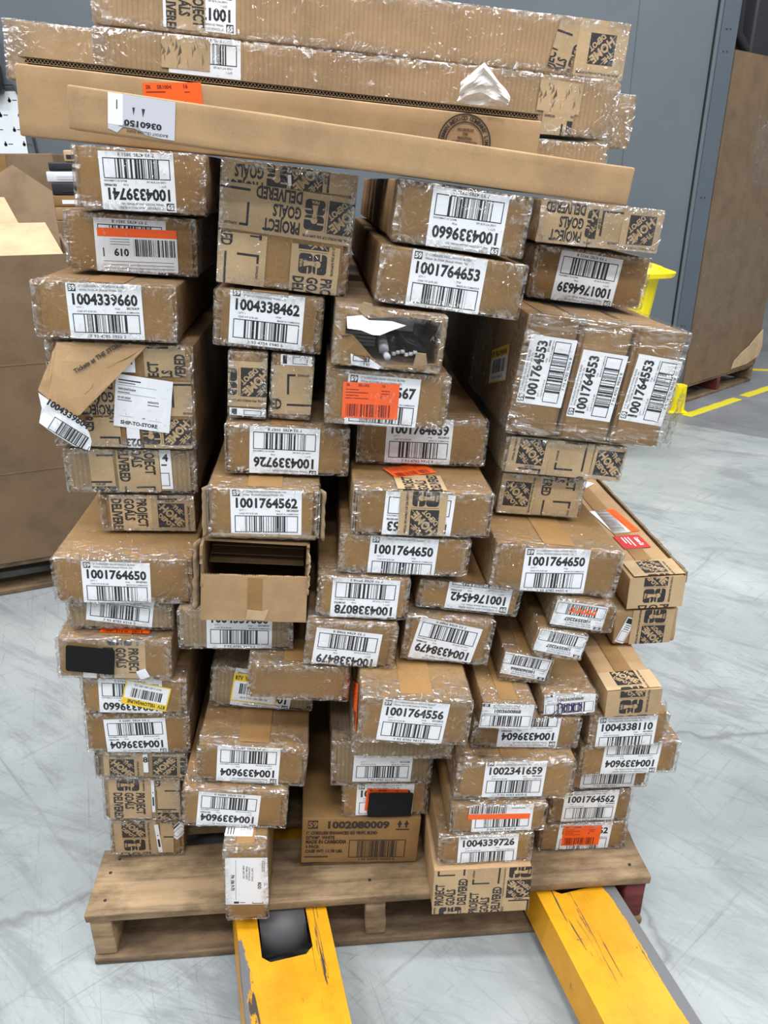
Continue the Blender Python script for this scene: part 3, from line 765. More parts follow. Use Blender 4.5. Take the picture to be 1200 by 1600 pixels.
# ------------------------------------------------------------------ the boxes: x y z of the front lower corner, yaw, roll, width, height, length, label, look, prints
BOXES = [
('L14', -0.5109, 1.0662, 0.1370, 0.0885, -0.0818, 0.1356, 0.0874, 0.800,
  'bottom tape-covered box on the pallet corner, torn at one end, store logo over emblem', {},
  [('bit', 'f', 0.0879, 0.0405, 5.5, 0.0076, 0.069, {}),
   ('bit2', 'f', 0.1242, 0.0589, -39.6, 0.0252, 0.0379, {}),
   ('tape', 'f', 0.047, 0.0432, 271.2, 0.083, 0.0769, {'ph': 0.0}),
   ('tape', 'f', 0.1037, 0.0431, 269.4, 0.0762, 0.0239, {'ph': 0.112})]),
('L13', -0.5086, 1.0610, 0.2289, 0.0805, -0.0860, 0.1376, 0.1014, 0.800,
  'tape-covered box with emblem and slogan columns, second up from the deck at the pallet corner', {'m': 'g'},
  [('bit', 'f', 0.0885, 0.0564, 0.5, 0.0056, 0.0746, {}),
   ('tape', 'f', 0.0483, 0.0502, 269.9, 0.0948, 0.0733, {'ph': 0.044}),
   ('tape', 'f', 0.1158, 0.0504, 270.5, 0.099, 0.0424, {'ph': 0.118})]),
('L12', -0.5054, 1.0505, 0.3348, 0.0797, -0.0914, 0.1606, 0.0606, 0.800,
  'low tape-covered box with square store logo, third up from the pallet corner', {'m': 'g', 'plies': 1},
  [('bit', 'f', 0.087, 0.036, 1.2, 0.0082, 0.041, {'num': '8'}),
   ('tape', 'f', 0.0492, 0.032, 270.6, 0.0503, 0.0672, {'ph': 0.186}),
   ('tape', 'f', 0.1263, 0.0329, 0.5, 0.0554, 0.0506, {'ph': 0.0})]),
('L11', -0.5080, 1.0428, 0.3988, 0.0854, -0.0752, 0.1757, 0.0841, 0.800,
  'box with wrinkled upside-down label 1004339604 lying under the yellow-stickered box', {},
  [('std', 'f', 0.0842, 0.0333, 182.6, 0.1016, 0.0762, {'num': '1004339604', 'po': '58176401', 'dg': '7 93 4785 3899 0', 'sz': 'White 30.5X54 (Actual Width: 30)'})]),
('L10', -0.4993, 1.0361, 0.4875, 0.0794, -0.0784, 0.1719, 0.0720, 0.800,
  'box with yellow-edged return sticker pasted across its upside-down label, under the black-stickered box', {},
  [('std', 'f', 0.0796, 0.0292, 179.1, 0.1016, 0.0762, {'num': '1004339660', 'dg': '7 93 4785 3923 2', 'sz': 'White 33.5X54 (Actual Width: 33)'}),
   ('rtv', 'f', 0.1048, 0.0358, 166.9, 0.0733, 0.0483, {})]),
('L9', -0.5208, 1.0233, 0.5673, 0.0742, -0.0884, 0.1795, 0.0764, 0.800,
  'box with a black rectangular sticker beside a vertical band of printed tape', {'film': 1.5},
  [('black', 'f', 0.054, 0.0389, -4.3, 0.0746, 0.0484, {}),
   ('bit', 'f', 0.0501, 0.0088, -3.0, 0.0208, 0.0166, {}),
   ('bit', 'f', 0.1328, 0.0108, -66.0, 0.0172, 0.0164, {}),
   ('tape', 'f', 0.1014, 0.0413, 269.8, 0.0798, 0.0723, {'ph': 0.056}),
   ('orange', 't', 0.1027, 0.0226, 0.3, 0.0766, 0.0162, {})]),
('L8', -0.5002, 1.0442, 0.6458, 0.0759, -0.0700, 0.1658, 0.0499, 0.800,
  'thin film-wrapped box showing only a barcode strip, above the box with the black sticker', {'m': 'g'},
  [('std', 'f', 0.0842, 0.0475, -7.1, 0.1016, 0.0762, {'dg': '7 93 4783 6216 2'})]),
('L7', -0.5055, 1.0298, 0.7003, 0.0747, -0.0525, 0.2108, 0.0784, 0.800,
  'broad box with bare tan top and upright label 1001764650 with order number 59187431', {'back': 0.1},
  [('std', 'f', 0.0949, 0.0328, -1.6, 0.1016, 0.0762, {'num': '1001764650', 'po': '59187431', 'dg': '7 93 4782 9933 4', 'sz': 'White 33.5X64 (Actual Width: 33)'})]),
('L6', -0.4531, 1.1215, 0.7794, 0.0807, -0.0466, 0.1494, 0.0646, 0.800,
  'small tape-covered box standing on the box with order number 59187431', {},
  [('tape', 'f', 0.0484, 0.0317, 270.2, 0.0618, 0.0642, {'ph': 0.072}),
   ('tape', 'f', 0.1144, 0.032, 270.2, 0.0621, 0.0678, {'ph': 0.186})]),
('L5', -0.4933, 1.1121, 0.8500, 0.0887, -0.0477, 0.2010, 0.0735, 0.800,
  'box banded with printed tape and a narrow white label strip, under the torn ship-to-store box', {'m': 'g'},
  [('bit2', 'f', 0.1529, 0.0392, 0.9, 0.0171, 0.0647, {'num': '4'}),
   ('tape', 'f', 0.1113, 0.0364, 270.8, 0.0688, 0.064, {'ph': 0.088}),
   ('tape', 'f', 0.0565, 0.0361, 270.9, 0.0696, 0.036, {'ph': 0.14})]),
('L4', -0.4955, 1.1041, 0.9288, 0.0764, -0.0595, 0.2110, 0.1600, 0.800,
  'tall torn box with curled cardboard flap and a ship-to-store paper on its face', {},
  [('ship', 'f', 0.1341, 0.0705, -6.7, 0.0818, 0.0799, {}),
   ('bit', 'f', 0.1145, 0.1282, 0.1, 0.0232, 0.0227, {'num': '041'}),
   ('bit', 'f', 0.1168, 0.0168, 180.4, 0.0189, 0.0329, {'num': '023'}),
   ('tape', 'f', 0.1684, 0.1341, 91.5, 0.0453, 0.0595, {'ph': 0.106}),
   ('tape', 'f', 0.1004, 0.0768, 181.4, 0.2098, 0.0525, {'ph': 0.165}),
   ('tape', 'f', 0.0736, 0.0232, 271.4, 0.0471, 0.0488, {'ph': 0.118}),
   ('tape', 'f', 0.1669, 0.0243, 182.0, 0.0719, 0.0456, {'ph': 0.0})]),
('L3', -0.4896, 1.0896, 1.0937, 0.0853, -0.0640, 0.1978, 0.0793, 0.800,
  'film-wrapped box with upright label 1004339660 sitting on the torn ship-to-store box', {},
  [('std', 'f', 0.0985, 0.0399, 1.3, 0.1016, 0.0762, {'num': '1004339660', 'po': '58176419', 'dg': '7 93 4785 3923 2', 'sz': 'White 33.5X54 (Actual Width: 33)'})]),
('L2', -0.4646, 1.1764, 1.1760, 0.0828, -0.0746, 0.1901, 0.0830, 0.800,
  'film-wrapped box with orange-striped return label 019 pasted over its upside-down white label', {},
  [('std', 'f', 0.0934, 0.0372, 180.8, 0.1016, 0.0762, {'num': '1004339741', 'dg': '7 93 4785 3851 8', 'sz': 'White 24.5X34 (Actual Width: 24)'}),
   ('n019', 'f', 0.1033, 0.0332, 181.6, 0.1124, 0.0592, {})]),
('L1', -0.4348, 1.1638, 1.2604, 0.0803, -0.0746, 0.1840, 0.0827, 0.800,
  'film-wrapped box directly under the long boxes, its white label 1004339741 upside down', {},
  [('std', 'f', 0.0881, 0.0398, 182.2, 0.1016, 0.0762, {'num': '1004339741', 'po': '58149682', 'dg': '7 93 4785 3851 8', 'sz': 'White 24.5X34 (Actual Width: 24)'})]),
('M12', -0.2723, 0.9353, 0.1289, 0.0710, -0.0404, 0.0750, 0.1643, 0.450,
  'narrow upright box overhanging the pallet edge above a fork, with large worn postal label', {'film': 0.7},
  [('pa186', 'f', 0.0391, 0.0884, -1.7, 0.0721, 0.1072, {}),
   ('fineprint', 't', 0.0252, 0.0356, -2.7, 0.046, 0.0229, {})]),
('M11', -0.3396, 0.9722, 0.3070, 0.0676, -0.1077, 0.1758, 0.0803, 0.800,
  'box with upside-down label 1004339604 resting on the narrow upright box', {'back': 0.1},
  [('std', 'f', 0.0774, 0.0328, 177.1, 0.1016, 0.0762, {'num': '1004339604', 'po': '58175401', 'dg': '7 93 4785 3899 0', 'sz': 'White 30.5X54 (Actual Width: 30)'})]),
('M10', -0.3115, 0.9871, 0.3903, 0.0645, -0.1347, 0.1809, 0.0772, 0.800,
  'box with broad bare top and upside-down label 1004339604, upper of a matching two', {'back': 0.1},
  [('std', 'f', 0.0848, 0.0365, 180.9, 0.1016, 0.0762, {'num': '1004339604', 'dg': '7 93 4785 3899 0', 'sz': 'White 30.5X54 (Actual Width: 30)'})]),
('M8', -0.3004, 1.0794, 0.4696, 0.0733, -0.1265, 0.1774, 0.0822, 0.800,
  'box behind the plain film-wrapped one, with a white and yellow return sticker', {'m': 'g'},
  [('std', 'f', 0.0891, 0.0374, 175.0, 0.1016, 0.0762, {'num': '1004339660', 'sz': 'White 33.5X54 (Actual Width: 33)'}),
   ('rtv', 'f', 0.0762, 0.0381, -4.7, 0.0776, 0.057, {})]),
('M9', -0.2180, 0.9996, 0.5439, 0.0803, -0.0926, 0.1622, 0.0674, 0.300,
  'plain film-wrapped box end without any label, jutting out over the yellow-stickered box', {'film': 1.5},
  []),
('M7', -0.3244, 1.0277, 0.6184, 0.0782, -0.0585, 0.1810, 0.0712, 0.800,
  'grey film-wrapped box whose label 1004339660 is half covered by the burst box panel', {'m': 'g'},
  [('std', 'f', 0.0958, 0.0384, -1.0, 0.1016, 0.0762, {'num': '1004339660', 'po': '50123012', 'dg': '7 93 4785 3923 2'})]),
('M6', -0.2763, 1.0005, 0.6924, 0.0914, -0.0856, 0.1591, 0.1267, 0.800,
  'burst-open empty box with plain tan front panel folded down and dark cavity', {'special': 1},
  []),
('M5', -0.2581, 1.0133, 0.8211, 0.0838, -0.0721, 0.1639, 0.0770, 0.800,
  'box with torn side plies and upright label 1001764562 above the burst-open box', {'plies': 1},
  [('std', 'f', 0.0855, 0.0384, 1.1, 0.1016, 0.0762, {'num': '1001764562', 'po': '58135623', 'dg': '7 93 4782 9848 6', 'sz': 'White 39.5X48 (Actual Width: 39)'})]),
('M4', -0.2356, 1.0647, 0.9003, 0.0878, -0.0685, 0.1833, 0.0759, 0.800,
  'box with upside-down label 1004339726 carrying the two small taped boxes', {'plies': 1},
  [('std', 'f', 0.0874, 0.0344, 179.2, 0.1016, 0.0762, {'num': '1004339726', 'dg': '7 93 4785 3947 8', 'sz': 'White 36.5X54 (Actual Width: 36)'})]),
('M3a', -0.2286, 1.0821, 0.9798, 0.0829, -0.0906, 0.0570, 0.0987, 0.800,
  'small upright box with printed tape showing emblem and logo, standing beside its twin', {},
  [('bit2', 'f', 0.0302, 0.0091, -0.3, 0.0534, 0.0108, {}),
   ('tape', 'f', 0.0278, 0.0505, 180.8, 0.0584, 0.0659, {'ph': 0.004})]),
('M3b', -0.1711, 1.0907, 0.9766, 0.0834, -0.1120, 0.0635, 0.0959, 0.800,
  'small upright box with printed tape showing cut slogan letters, standing beside its twin', {},
  [('bit2', 'f', 0.0366, 0.0882, 1.8, 0.0441, 0.0157, {}),
   ('tape', 'f', 0.0338, 0.044, 2.5, 0.0609, 0.0721, {'ph': 0.125})]),
('M2', -0.2411, 1.0830, 1.0844, 0.0823, -0.1132, 0.1527, 0.0787, 0.800,
  'box with upright label 1004338462 between the big taped box and two small taped boxes', {},
  [('std', 'f', 0.0735, 0.0424, -0.8, 0.1016, 0.0762, {'num': '1004338462', 'dg': '7 93 4784 9940 6', 'sz': 'White 27.5X36 (Actual Width: 27)'})]),
('M1', -0.2327, 1.1020, 1.1668, 0.0818, -0.1265, 0.1817, 0.1595, 0.800,
  'big square box bound in criss-cross printed tape right under the long boxes', {},
  [('bit', 'f', 0.0902, 0.1476, 7.3, 0.0042, 0.025, {'num': '2'}),
   ('tape', 'f', 0.0933, 0.1004, 178.7, 0.1849, 0.0607, {'ph': 0.002}),
   ('tape', 'f', 0.0936, 0.1447, 180.9, 0.1823, 0.0266, {'ph': 0.15}),
   ('tape', 'f', 0.0335, 0.0339, 269.5, 0.0688, 0.0655, {'ph': 0.122}),
   ('tape', 'f', 0.1335, 0.0318, 270.2, 0.0643, 0.0666, {'ph': 0.036})]),
('C16', -0.1556, 1.0396, 0.1414, 0.0767, -0.0690, 0.2193, 0.1134, 0.800,
  'wide carton printed 1002080009 in black on bare cardboard, sitting on the deck', {'flap': False, 'film': 0},
  [('print', 'f', 0.1096, 0.0553, -0.2, 0.2077, 0.095, {})]),
('C15', -0.0775, 1.0457, 0.2526, 0.0833, -0.0418, 0.1570, 0.0759, 0.800,
  'box with a black sticker covering an orange one, label 1004338110', {},
  [('std', 'f', 0.0777, 0.0328, -1.2, 0.1016, 0.0762, {'num': '1004338110', 'sz': 'White 28.5X36 (Actual Width: 28)'}),
   ('orange', 'f', 0.0808, 0.0344, -3.9, 0.0742, 0.0513, {}),
   ('black', 'f', 0.0873, 0.0286, -2.2, 0.0788, 0.0564, {})]),
('C14', -0.0941, 1.0340, 0.3347, 0.0861, -0.0471, 0.1781, 0.0982, 0.800,
  'box showing only the barcode half of its label under the plain dusty box', {'m': 'g'},
  [('std', 'f', 0.0907, 0.0429, -1.8, 0.1016, 0.0762, {'po': '50121258', 'dg': '7 93 4783 6216 2'})]),
('C13', -0.0549, 0.9848, 0.4382, 0.0753, -0.0783, 0.1669, 0.0686, 0.800,
  'plain dusty box whose front shows only as a strip under the 1001764556 box', {'m': 'g', 'flap': False, 'film': 0.6, 'seam': 0},
  []),
('C12', -0.0436, 0.9357, 0.5126, 0.0684, -0.0982, 0.1728, 0.0843, 0.800,
  'box with bare tan top and upright label 1001764556, jutting out mid stack', {'film': 1.5, 'back': 0.1},
  [('std', 'f', 0.0839, 0.0397, -3.3, 0.1016, 0.0762, {'num': '1001764556', 'po': '50123012', 'dg': '7 93 4782 9819 9', 'sz': 'White 36.5X48 (Actual Width: 36)'}),
   ('orange', 'l', -0.0713, 0.0115, 33.1, 0.1121, 0.0719, {})]),
('C10', -0.1265, 1.0023, 0.6094, 0.0657, -0.1204, 0.1427, 0.0779, 0.800,
  'box with upside-down label 1004338479 jutting over the plain film-wrapped box', {'film': 1.5},
  [('std', 'f', 0.0657, 0.0246, 177.2, 0.1016, 0.0762, {'num': '1004338479', 'dg': '7 93 4784 9988 8', 'sz': 'White 33.5X36 (Actual Width: 33)'})]),
('C11', 0.0240, 1.0287, 0.6004, 0.0664, -0.1350, 0.1436, 0.0813, 0.800,
  'tilted box with upside-down label 1004338479 lying under the 1001764542 box', {'film': 1.5},
  [('std', 'f', 0.0688, 0.0334, 172.0, 0.1016, 0.0762, {'num': '1004338479', 'po': '59148682', 'dg': '7 93 4784 9988 8', 'sz': 'White 33.5X36 (Actual Width: 33)'})]),
('C8', -0.1061, 1.0121, 0.6865, 0.0816, -0.0958, 0.1422, 0.0725, 0.800,
  'box with upside-down label 1004338078 and small order number', {},
  [('std', 'f', 0.0744, 0.0304, 179.2, 0.1016, 0.0762, {'num': '1004338078', 'po': '59180753', 'dg': '7 93 4784 9964 2', 'sz': 'White 30.5X36 (Actual Width: 30)'})]),
('C9', 0.0468, 1.0437, 0.6858, 0.0584, -0.1561, 0.1654, 0.0507, 0.800,
  'box with upside-down label 1001764542 tucked under a wider box', {},
  [('std', 'f', 0.0982, 0.0415, 180.2, 0.1016, 0.0762, {'num': '1001764542', 'po': '59175400', 'dg': '7 93 4782 5215', 'sz': 'White 31.5X48 (Actual Width: 31)'})]),
('C7', -0.0712, 1.0208, 0.7590, 0.0721, -0.0890, 0.1988, 0.0640, 0.800,
  'box with upright label 1001764650 directly under the tape-folded box', {},
  [('std', 'f', 0.0971, 0.0234, -1.1, 0.1016, 0.0762, {'num': '1001764650', 'dg': '7 93 4782 9933 4', 'cutt': 0.012})]),
('C6', -0.0500, 1.0159, 0.8235, 0.0794, -0.0717, 0.2076, 0.0722, 0.800,
  'box with wide printed tape folded over its top edge and down its upside-down label', {'plies': 1},
  [('std', 'f', 0.0982, 0.0293, 178.3, 0.1016, 0.0762, {'num': '1001764653', 'po': '50100106', 'dg': '7 93 4782 9936 5', 'sz': 'White 36.5X64 (Actual Width: 36)'}),
   ('tape', 'f', 0.1042, 0.033, 90.4, 0.0743, 0.0696, {'ph': -0.004}),
   ('tape', 't', 0.1001, 0.028, 91.9, 0.0622, 0.072, {'ph': 0.076}),
   ('orange', 't', 0.0904, 0.0777, 24.4, 0.0719, 0.0422, {})]),
('C5', -0.0449, 1.1117, 0.8980, 0.0839, -0.0598, 0.2029, 0.0746, 0.800,
  'box half hidden under the orange-stickered 567 box, label number ending in 639', {'plies': 1},
  [('std', 'f', 0.0963, 0.0402, -0.7, 0.1016, 0.0762, {'num': '1001764639', 'po': '50123012', 'dg': '7 93 4782 9922 8'})]),
('C4', -0.0860, 1.0460, 0.9822, 0.0806, -0.0898, 0.1756, 0.0799, 0.800,
  'box with an orange sticker over its white label ending in 567', {'film': 1.5},
  [('std', 'f', 0.0811, 0.0337, -1.0, 0.1016, 0.0762, {'num': '1001764567', 'dg': '7 93 4782 9850 4', 'sz': 'White 42.5X48 (Actual Width: 42)'}),
   ('orange', 'f', 0.0643, 0.0358, 1.2, 0.0788, 0.0515, {})]),
('C3', -0.0730, 1.0371, 1.0670, 0.0837, -0.1152, 0.1530, 0.0803, 0.800,
  'ripped-open film-wrapped box with a ragged hole showing the blind inside', {'special': 1},
  []),
('C2', -0.0149, 1.0637, 1.1466, 0.0798, -0.1432, 0.2027, 0.0749, 0.800,
  'box with upright label 1001764653 on top of the ripped-open box', {'film': 1.5},
  [('std', 'f', 0.0944, 0.0352, 0.1, 0.1016, 0.0762, {'num': '1001764653', 'dg': '7 93 4782 9936 5', 'sz': 'White 36.5X64 (Actual Width: 36)'})]),
('C1', 0.0073, 1.0735, 1.2220, 0.0797, -0.1353, 0.1814, 0.0788, 0.800,
  'box with upside-down label 1004339660 directly under the long front box', {'film': 1.5},
  [('std', 'f', 0.0986, 0.0369, 180.3, 0.1016, 0.0762, {'num': '1004339660', 'dg': '7 93 4785 3923 2', 'sz': 'White 33.5X54 (Actual Width: 33)'})]),
('R24', 0.0818, 0.9468, 0.1253, 0.0662, -0.0039, 0.1712, 0.1056, 0.500,
  'bottom box fully wrapped in printed tape, overhanging the pallet edge beside a fork', {'film': 0, 'flap': False, 'm': 't'},
  [('tape', 'f', 0.0308, 0.0553, 88.6, 0.1078, 0.0584, {'ph': 0.058}),
   ('tape', 'f', 0.0911, 0.0538, 88.5, 0.1141, 0.0623, {'ph': 0.076}),
   ('tape', 'f', 0.1465, 0.0527, 89.3, 0.119, 0.0485, {'ph': 0.16})]),
('R23', 0.0879, 0.9575, 0.2336, 0.0786, -0.0258, 0.1643, 0.0631, 0.800,
  'box with upright label 1004339726, lowest white-labelled one in its column above the overhanging taped box', {},
  [('std', 'f', 0.0866, 0.0276, 0.2, 0.1016, 0.0762, {'num': '1004339726', 'dg': '7 93 4785 3947 8', 'sz': 'White 36.5X54 (Actual Width: 36)'})]),
('R22', 0.1065, 0.9628, 0.2981, 0.0772, -0.0356, 0.1645, 0.0598, 0.800,
  'box with an orange strip across its stacked white labels, under the 1002341659 box', {'plies': 1},
  [('std', 'f', 0.089, 0.039, 0.8, 0.1016, 0.0762, {'dg': '7 93 4785 3947 8'}),
   ('n001', 'f', 0.084, 0.0476, -1.1, 0.1033, 0.0379, {})]),
('R21', 0.1125, 0.9725, 0.3633, 0.0808, -0.0621, 0.1995, 0.0778, 0.800,
  'broad wrapped box with upright label 1002341659', {'film': 1.5},
  [('std', 'f', 0.0986, 0.0409, 0.3, 0.1016, 0.0762, {'num': '1002341659', 'po': '58122041', 'dg': '7 93 4783 6919 5', 'sz': 'White 40.5X72 (Actual Width: 40)'})]),
('R14', 0.1397, 1.0056, 0.4420, 0.0780, -0.0779, 0.1824, 0.0612, 0.800,
  'box with upside-down label 1004339604 under the two small shade boxes', {'back': 0.1},
  [('std', 'f', 0.0956, 0.0388, 180.7, 0.1016, 0.0762, {'num': '1004339604', 'po': '50175401', 'dg': '7 93 4785 3899 0', 'sz': 'White 30.5X54 (Actual Width: 30)'})]),
('R12', 0.1474, 0.9761, 0.5055, 0.0834, -0.1159, 0.0892, 0.0487, 0.800,
  'small shade box 1003600868 with clean white label', {'back': 0.1},
  [('shade', 'f', 0.0422, 0.0241, 1.2, 0.0845, 0.0469, {'num': '1003600868'})]),
('R13', 0.2524, 1.0168, 0.4973, 0.0979, -0.0641, 0.0940, 0.0427, 0.800,
  'small shade box 1003600868 with purple handwriting scribbled over its label', {'back': 0.1},
  [('shade', 'f', 0.0477, 0.0227, 5.8, 0.0851, 0.0432, {'num': '1003600868', 'scr': 'purple'})]),
('R9', 0.1839, 1.0358, 0.5544, 0.0622, -0.1617, 0.0841, 0.0530, 0.500,
  'small tilted shade box 1003600866, lowest of the tilted three', {},
  [('shade', 'f', 0.0382, 0.0294, 174.7, 0.0819, 0.0409, {'num': '1003600866'})]),
('R8', 0.2332, 1.0319, 0.6046, 0.0686, -0.1861, 0.0836, 0.0500, 0.500,
  'small tilted shade box 1003592207 without marks, middle of the tilted three', {},
  [('shade', 'f', 0.0422, 0.0266, 175.8, 0.0809, 0.0419, {'num': '1003592207'})]),
('R7', 0.2579, 1.0364, 0.6543, 0.0746, -0.1649, 0.0878, 0.0519, 0.500,
  'small shade box 1003592207 with orange marks across its barcode, topmost of the tilted three', {},
  [('shade', 'f', 0.0445, 0.024, 177.5, 0.0854, 0.0433, {'num': '1003592207', 'scr': 'orange'})]),
('R7c', 0.3458, 1.1382, 0.5793, 0.0822, -0.1182, 0.0492, 0.0533, 0.300,
  'small wrapped box mostly hidden behind the uppermost shade box', {},
  []),
('R6', 0.1578, 1.0357, 0.7220, 0.0823, -0.1247, 0.2042, 0.0787, 0.800,
  'wide box with long bare top and upright label 1001764650, above the two small shade boxes', {'back': 0.1},
  [('std', 'f', 0.1001, 0.0379, 3.6, 0.1016, 0.0762, {'num': '1001764650', 'dg': '7 93 4782 9933 4', 'sz': 'White 33.5X64 (Actual Width: 33)'})]),
('R5', 0.1793, 1.1414, 0.8021, 0.0810, -0.1095, 0.1403, 0.0710, 0.800,
  'short tape-covered box with one store logo, on the wide 1001764650 box', {'m': 'g'},
  [('tape', 'f', 0.0306, 0.0352, 269.5, 0.0681, 0.0578, {'ph': 0.0, 'el': 'H'}),
   ('tape', 'f', 0.098, 0.0351, 270.3, 0.0659, 0.0771, {'ph': 0.108})]),
('R4', 0.1796, 1.1263, 0.8792, 0.0779, -0.1235, 0.1965, 0.0596, 0.800,
  'tape-covered box with two store logos, directly under the wrapped three', {'m': 'g'},
  [('tape', 'f', 0.0415, 0.0291, 89.5, 0.0594, 0.0654, {'ph': -0.016}),
   ('tape', 'f', 0.1087, 0.0292, 90.7, 0.0587, 0.0691, {'ph': 0.136}),
   ('tape', 'f', 0.1705, 0.0293, 269.1, 0.0539, 0.0524, {'ph': 0.0, 'el': 'H'})]),
('R3a', 0.1814, 1.1182, 0.9449, 0.0805, -0.1333, 0.0826, 0.1803, 0.800,
  'upright box of the wrapped three with a yellow sticker on its flank', {'film': 0},
  [('std', 'f', 0.0455, 0.0987, 88.7, 0.1016, 0.07, {'num': '1001764553', 'po': '57118405', 'dg': '7 93 4782 9836 8', 'sz': 'White 33.5X48 (Actual Width: 33)'}),
   ('rtv', 'l', -0.1049, 0.0806, 16.9, 0.1052, 0.0556, {})]),
('R3b', 0.2636, 1.1248, 0.9338, 0.0805, -0.1333, 0.0826, 0.1803, 0.800,
  'middle upright box of the wrapped three with sideways label 1001764553', {'film': 0},
  [('std', 'f', 0.0435, 0.0857, 88.1, 0.1016, 0.07, {'num': '1001764553', 'dg': '7 93 4782 9836 8', 'sz': 'White 33.5X48 (Actual Width: 33)'})]),
('R3c', 0.3458, 1.1314, 0.9227, 0.0805, -0.1333, 0.0826, 0.1803, 0.800,
  'outer upright box of the wrapped three at the floor side, sideways label 1001764553', {'film': 0},
  [('std', 'f', 0.0442, 0.0886, 86.9, 0.1016, 0.07, {'num': '1001764553', 'dg': '7 93 4782 9836 8', 'sz': 'White 33.5X48 (Actual Width: 33)'})]),
('R2', 0.2253, 1.2601, 1.1246, 0.0784, -0.1202, 0.1940, 0.0822, 0.800,
  'box with upside-down label 1001764639 on the triple wrapped bundle', {},
  [('std', 'f', 0.0929, 0.0374, 177.8, 0.1016, 0.0762, {'num': '1001764639', 'dg': '7 93 4782 9932 8', 'sz': 'White 31.5X64 (Actual Width: 31)'})]),
('R1', 0.2281, 1.2348, 1.2089, 0.0814, -0.0944, 0.1945, 0.0640, 0.800,
  'tape-covered box with bent end, under the tip of the long front box', {'film': 1.5},
  [('tape', 'f', 0.041, 0.0312, 179.4, 0.0806, 0.0597, {'ph': 0.068}),
   ('tape', 'f', 0.106, 0.0311, 180.8, 0.0484, 0.0603, {'ph': 0.162}),
   ('tape', 'f', 0.1624, 0.0316, 181.0, 0.0641, 0.0626, {'ph': 0.02, 'el': 'H'})]),
('R20', 0.2895, 1.0818, 0.1286, 0.0792, -0.0199, 0.1694, 0.0683, 0.800,
  'bottom box on the deck with a small orange sticker over its white label', {},
  [('std', 'f', 0.0872, 0.0298, -1.6, 0.1016, 0.0762, {'num': '1001764562', 'dg': '7 93 4782 9848 6', 'sz': 'White 39.5X48 (Actual Width: 39)'}),
   ('orange', 'f', 0.0818, 0.0351, -1.7, 0.0733, 0.0491, {})]),
('R19', 0.3024, 1.0825, 0.1993, 0.0826, -0.0219, 0.1567, 0.0739, 0.800,
  'box with partly covered upright label 1001764562, resting on the orange-stickered bottom box', {},
  [('std', 'f', 0.0778, 0.0361, -1.4, 0.1016, 0.0762, {'num': '1001764562', 'po': '50135623', 'dg': '7 93 4782 9848 6', 'sz': 'White 39.5X48 (Actual Width: 39)'})]),
('R18', 0.3330, 1.0870, 0.2755, 0.0781, -0.0251, 0.1507, 0.0623, 0.800,
  'box of which only a thin barcode strip shows above the 1001764562 box', {},
  [('std', 'f', 0.0751, 0.0389, -1.0, 0.1016, 0.0762, {'dg': '7 93 4782 9937 1'})]),
('R17', 0.3355, 1.0499, 0.3396, 0.0832, -0.0149, 0.1795, 0.0696, 0.800,
  'box with upside-down label 1004339604 sticking out furthest over the open floor', {},
  [('std', 'f', 0.0942, 0.0393, 178.2, 0.1016, 0.0762, {'num': '1004339604', 'dg': '7 93 4785 3899 0', 'sz': 'White 30.5X54 (Actual Width: 30)'})]),
('R16', 0.3423, 1.0406, 0.4112, 0.0691, -0.0077, 0.1380, 0.0680, 0.800,
  'box with upright label 1004338110 under the narrow kraft-taped box', {},
  [('std', 'f', 0.0668, 0.0237, 0.3, 0.1016, 0.0762, {'num': '1004338110', 'po': '50133012', 'dg': '7 93 4784 9916 1', 'sz': 'White 28.5X36 (Actual Width: 28)'})]),
('R15', 0.3627, 1.0296, 0.4812, 0.0820, 0.0116, 0.0944, 0.0532, 0.500,
  'narrow box with kraft tape folded over its end, logo above emblem', {'flap': False, 'film': 0, 'm': 't'},
  [('tape', 'f', 0.0466, 0.027, 269.7, 0.0516, 0.0933, {'ph': 0.028}),
   ('tape', 't', 0.046, 0.0272, 271.5, 0.0491, 0.0936, {'ph': 0.004})]),
('R11', 0.4023, 1.1579, 0.5379, 0.0724, 0.0169, 0.1168, 0.0716, 0.600,
  'narrow box with small label and printed tape, directly under the long stickered one', {'flap': False, 'film': 0, 'm': 't'},
  [('bit3', 'f', 0.023, 0.0303, -21.7, 0.0169, 0.0528, {}),
   ('tape', 'f', 0.0696, 0.0338, 88.5, 0.0717, 0.0747, {'ph': 0.002})]),
('R10', 0.4182, 1.1563, 0.6128, 0.0809, 0.0166, 0.1008, 0.0622, 0.900,
  'long narrow box with red and orange stickers on its top and taped end', {'flap': False, 'film': 0, 'm': 't'},
  [('tape', 'f', 0.0506, 0.0315, 269.3, 0.0605, 0.0993, {'ph': 0.024}),
   ('tape', 't', 0.0549, 0.0297, 270.9, 0.0574, 0.0927, {'ph': -0.006}),
   ('wlab', 't', 0.0575, 0.2317, 6.3, 0.0539, 0.109, {}),
   ('red', 't', 0.0563, 0.1352, 272.7, 0.0549, 0.0512, {}),
   ('bit2', 't', 0.0637, 0.4247, 42.7, 0.038, 0.0208, {})]),
('T7', -0.3755, 1.0135, 1.3500, 0.1272, -0.1234, 0.7124, 0.0508, 0.060,
  'long slim plain box in front at the top, torn white label near one end', {'m': 't', 'flap': False, 'seam': 0, 'film': 0},
  [('torn', 'f', 0.086, 0.0262, 179.5, 0.077, 0.0416, {'num': '0360150'})]),
('T6', -0.5061, 1.1843, 1.3508, 0.0862, -0.0910, 0.7352, 0.0924, 0.050,
  'long box with open fluted lid edge and orange sticker, behind the slim one', {'m': 't', 'flap': False, 'seam': 0, 'film': 0},
  [('orange2', 'f', 0.2099, 0.0728, 5.9, 0.0791, 0.0292, {}),
   ('stamp', 'f', 0.6226, 0.0508, 0.0, 0.078, 0.078, {})]),
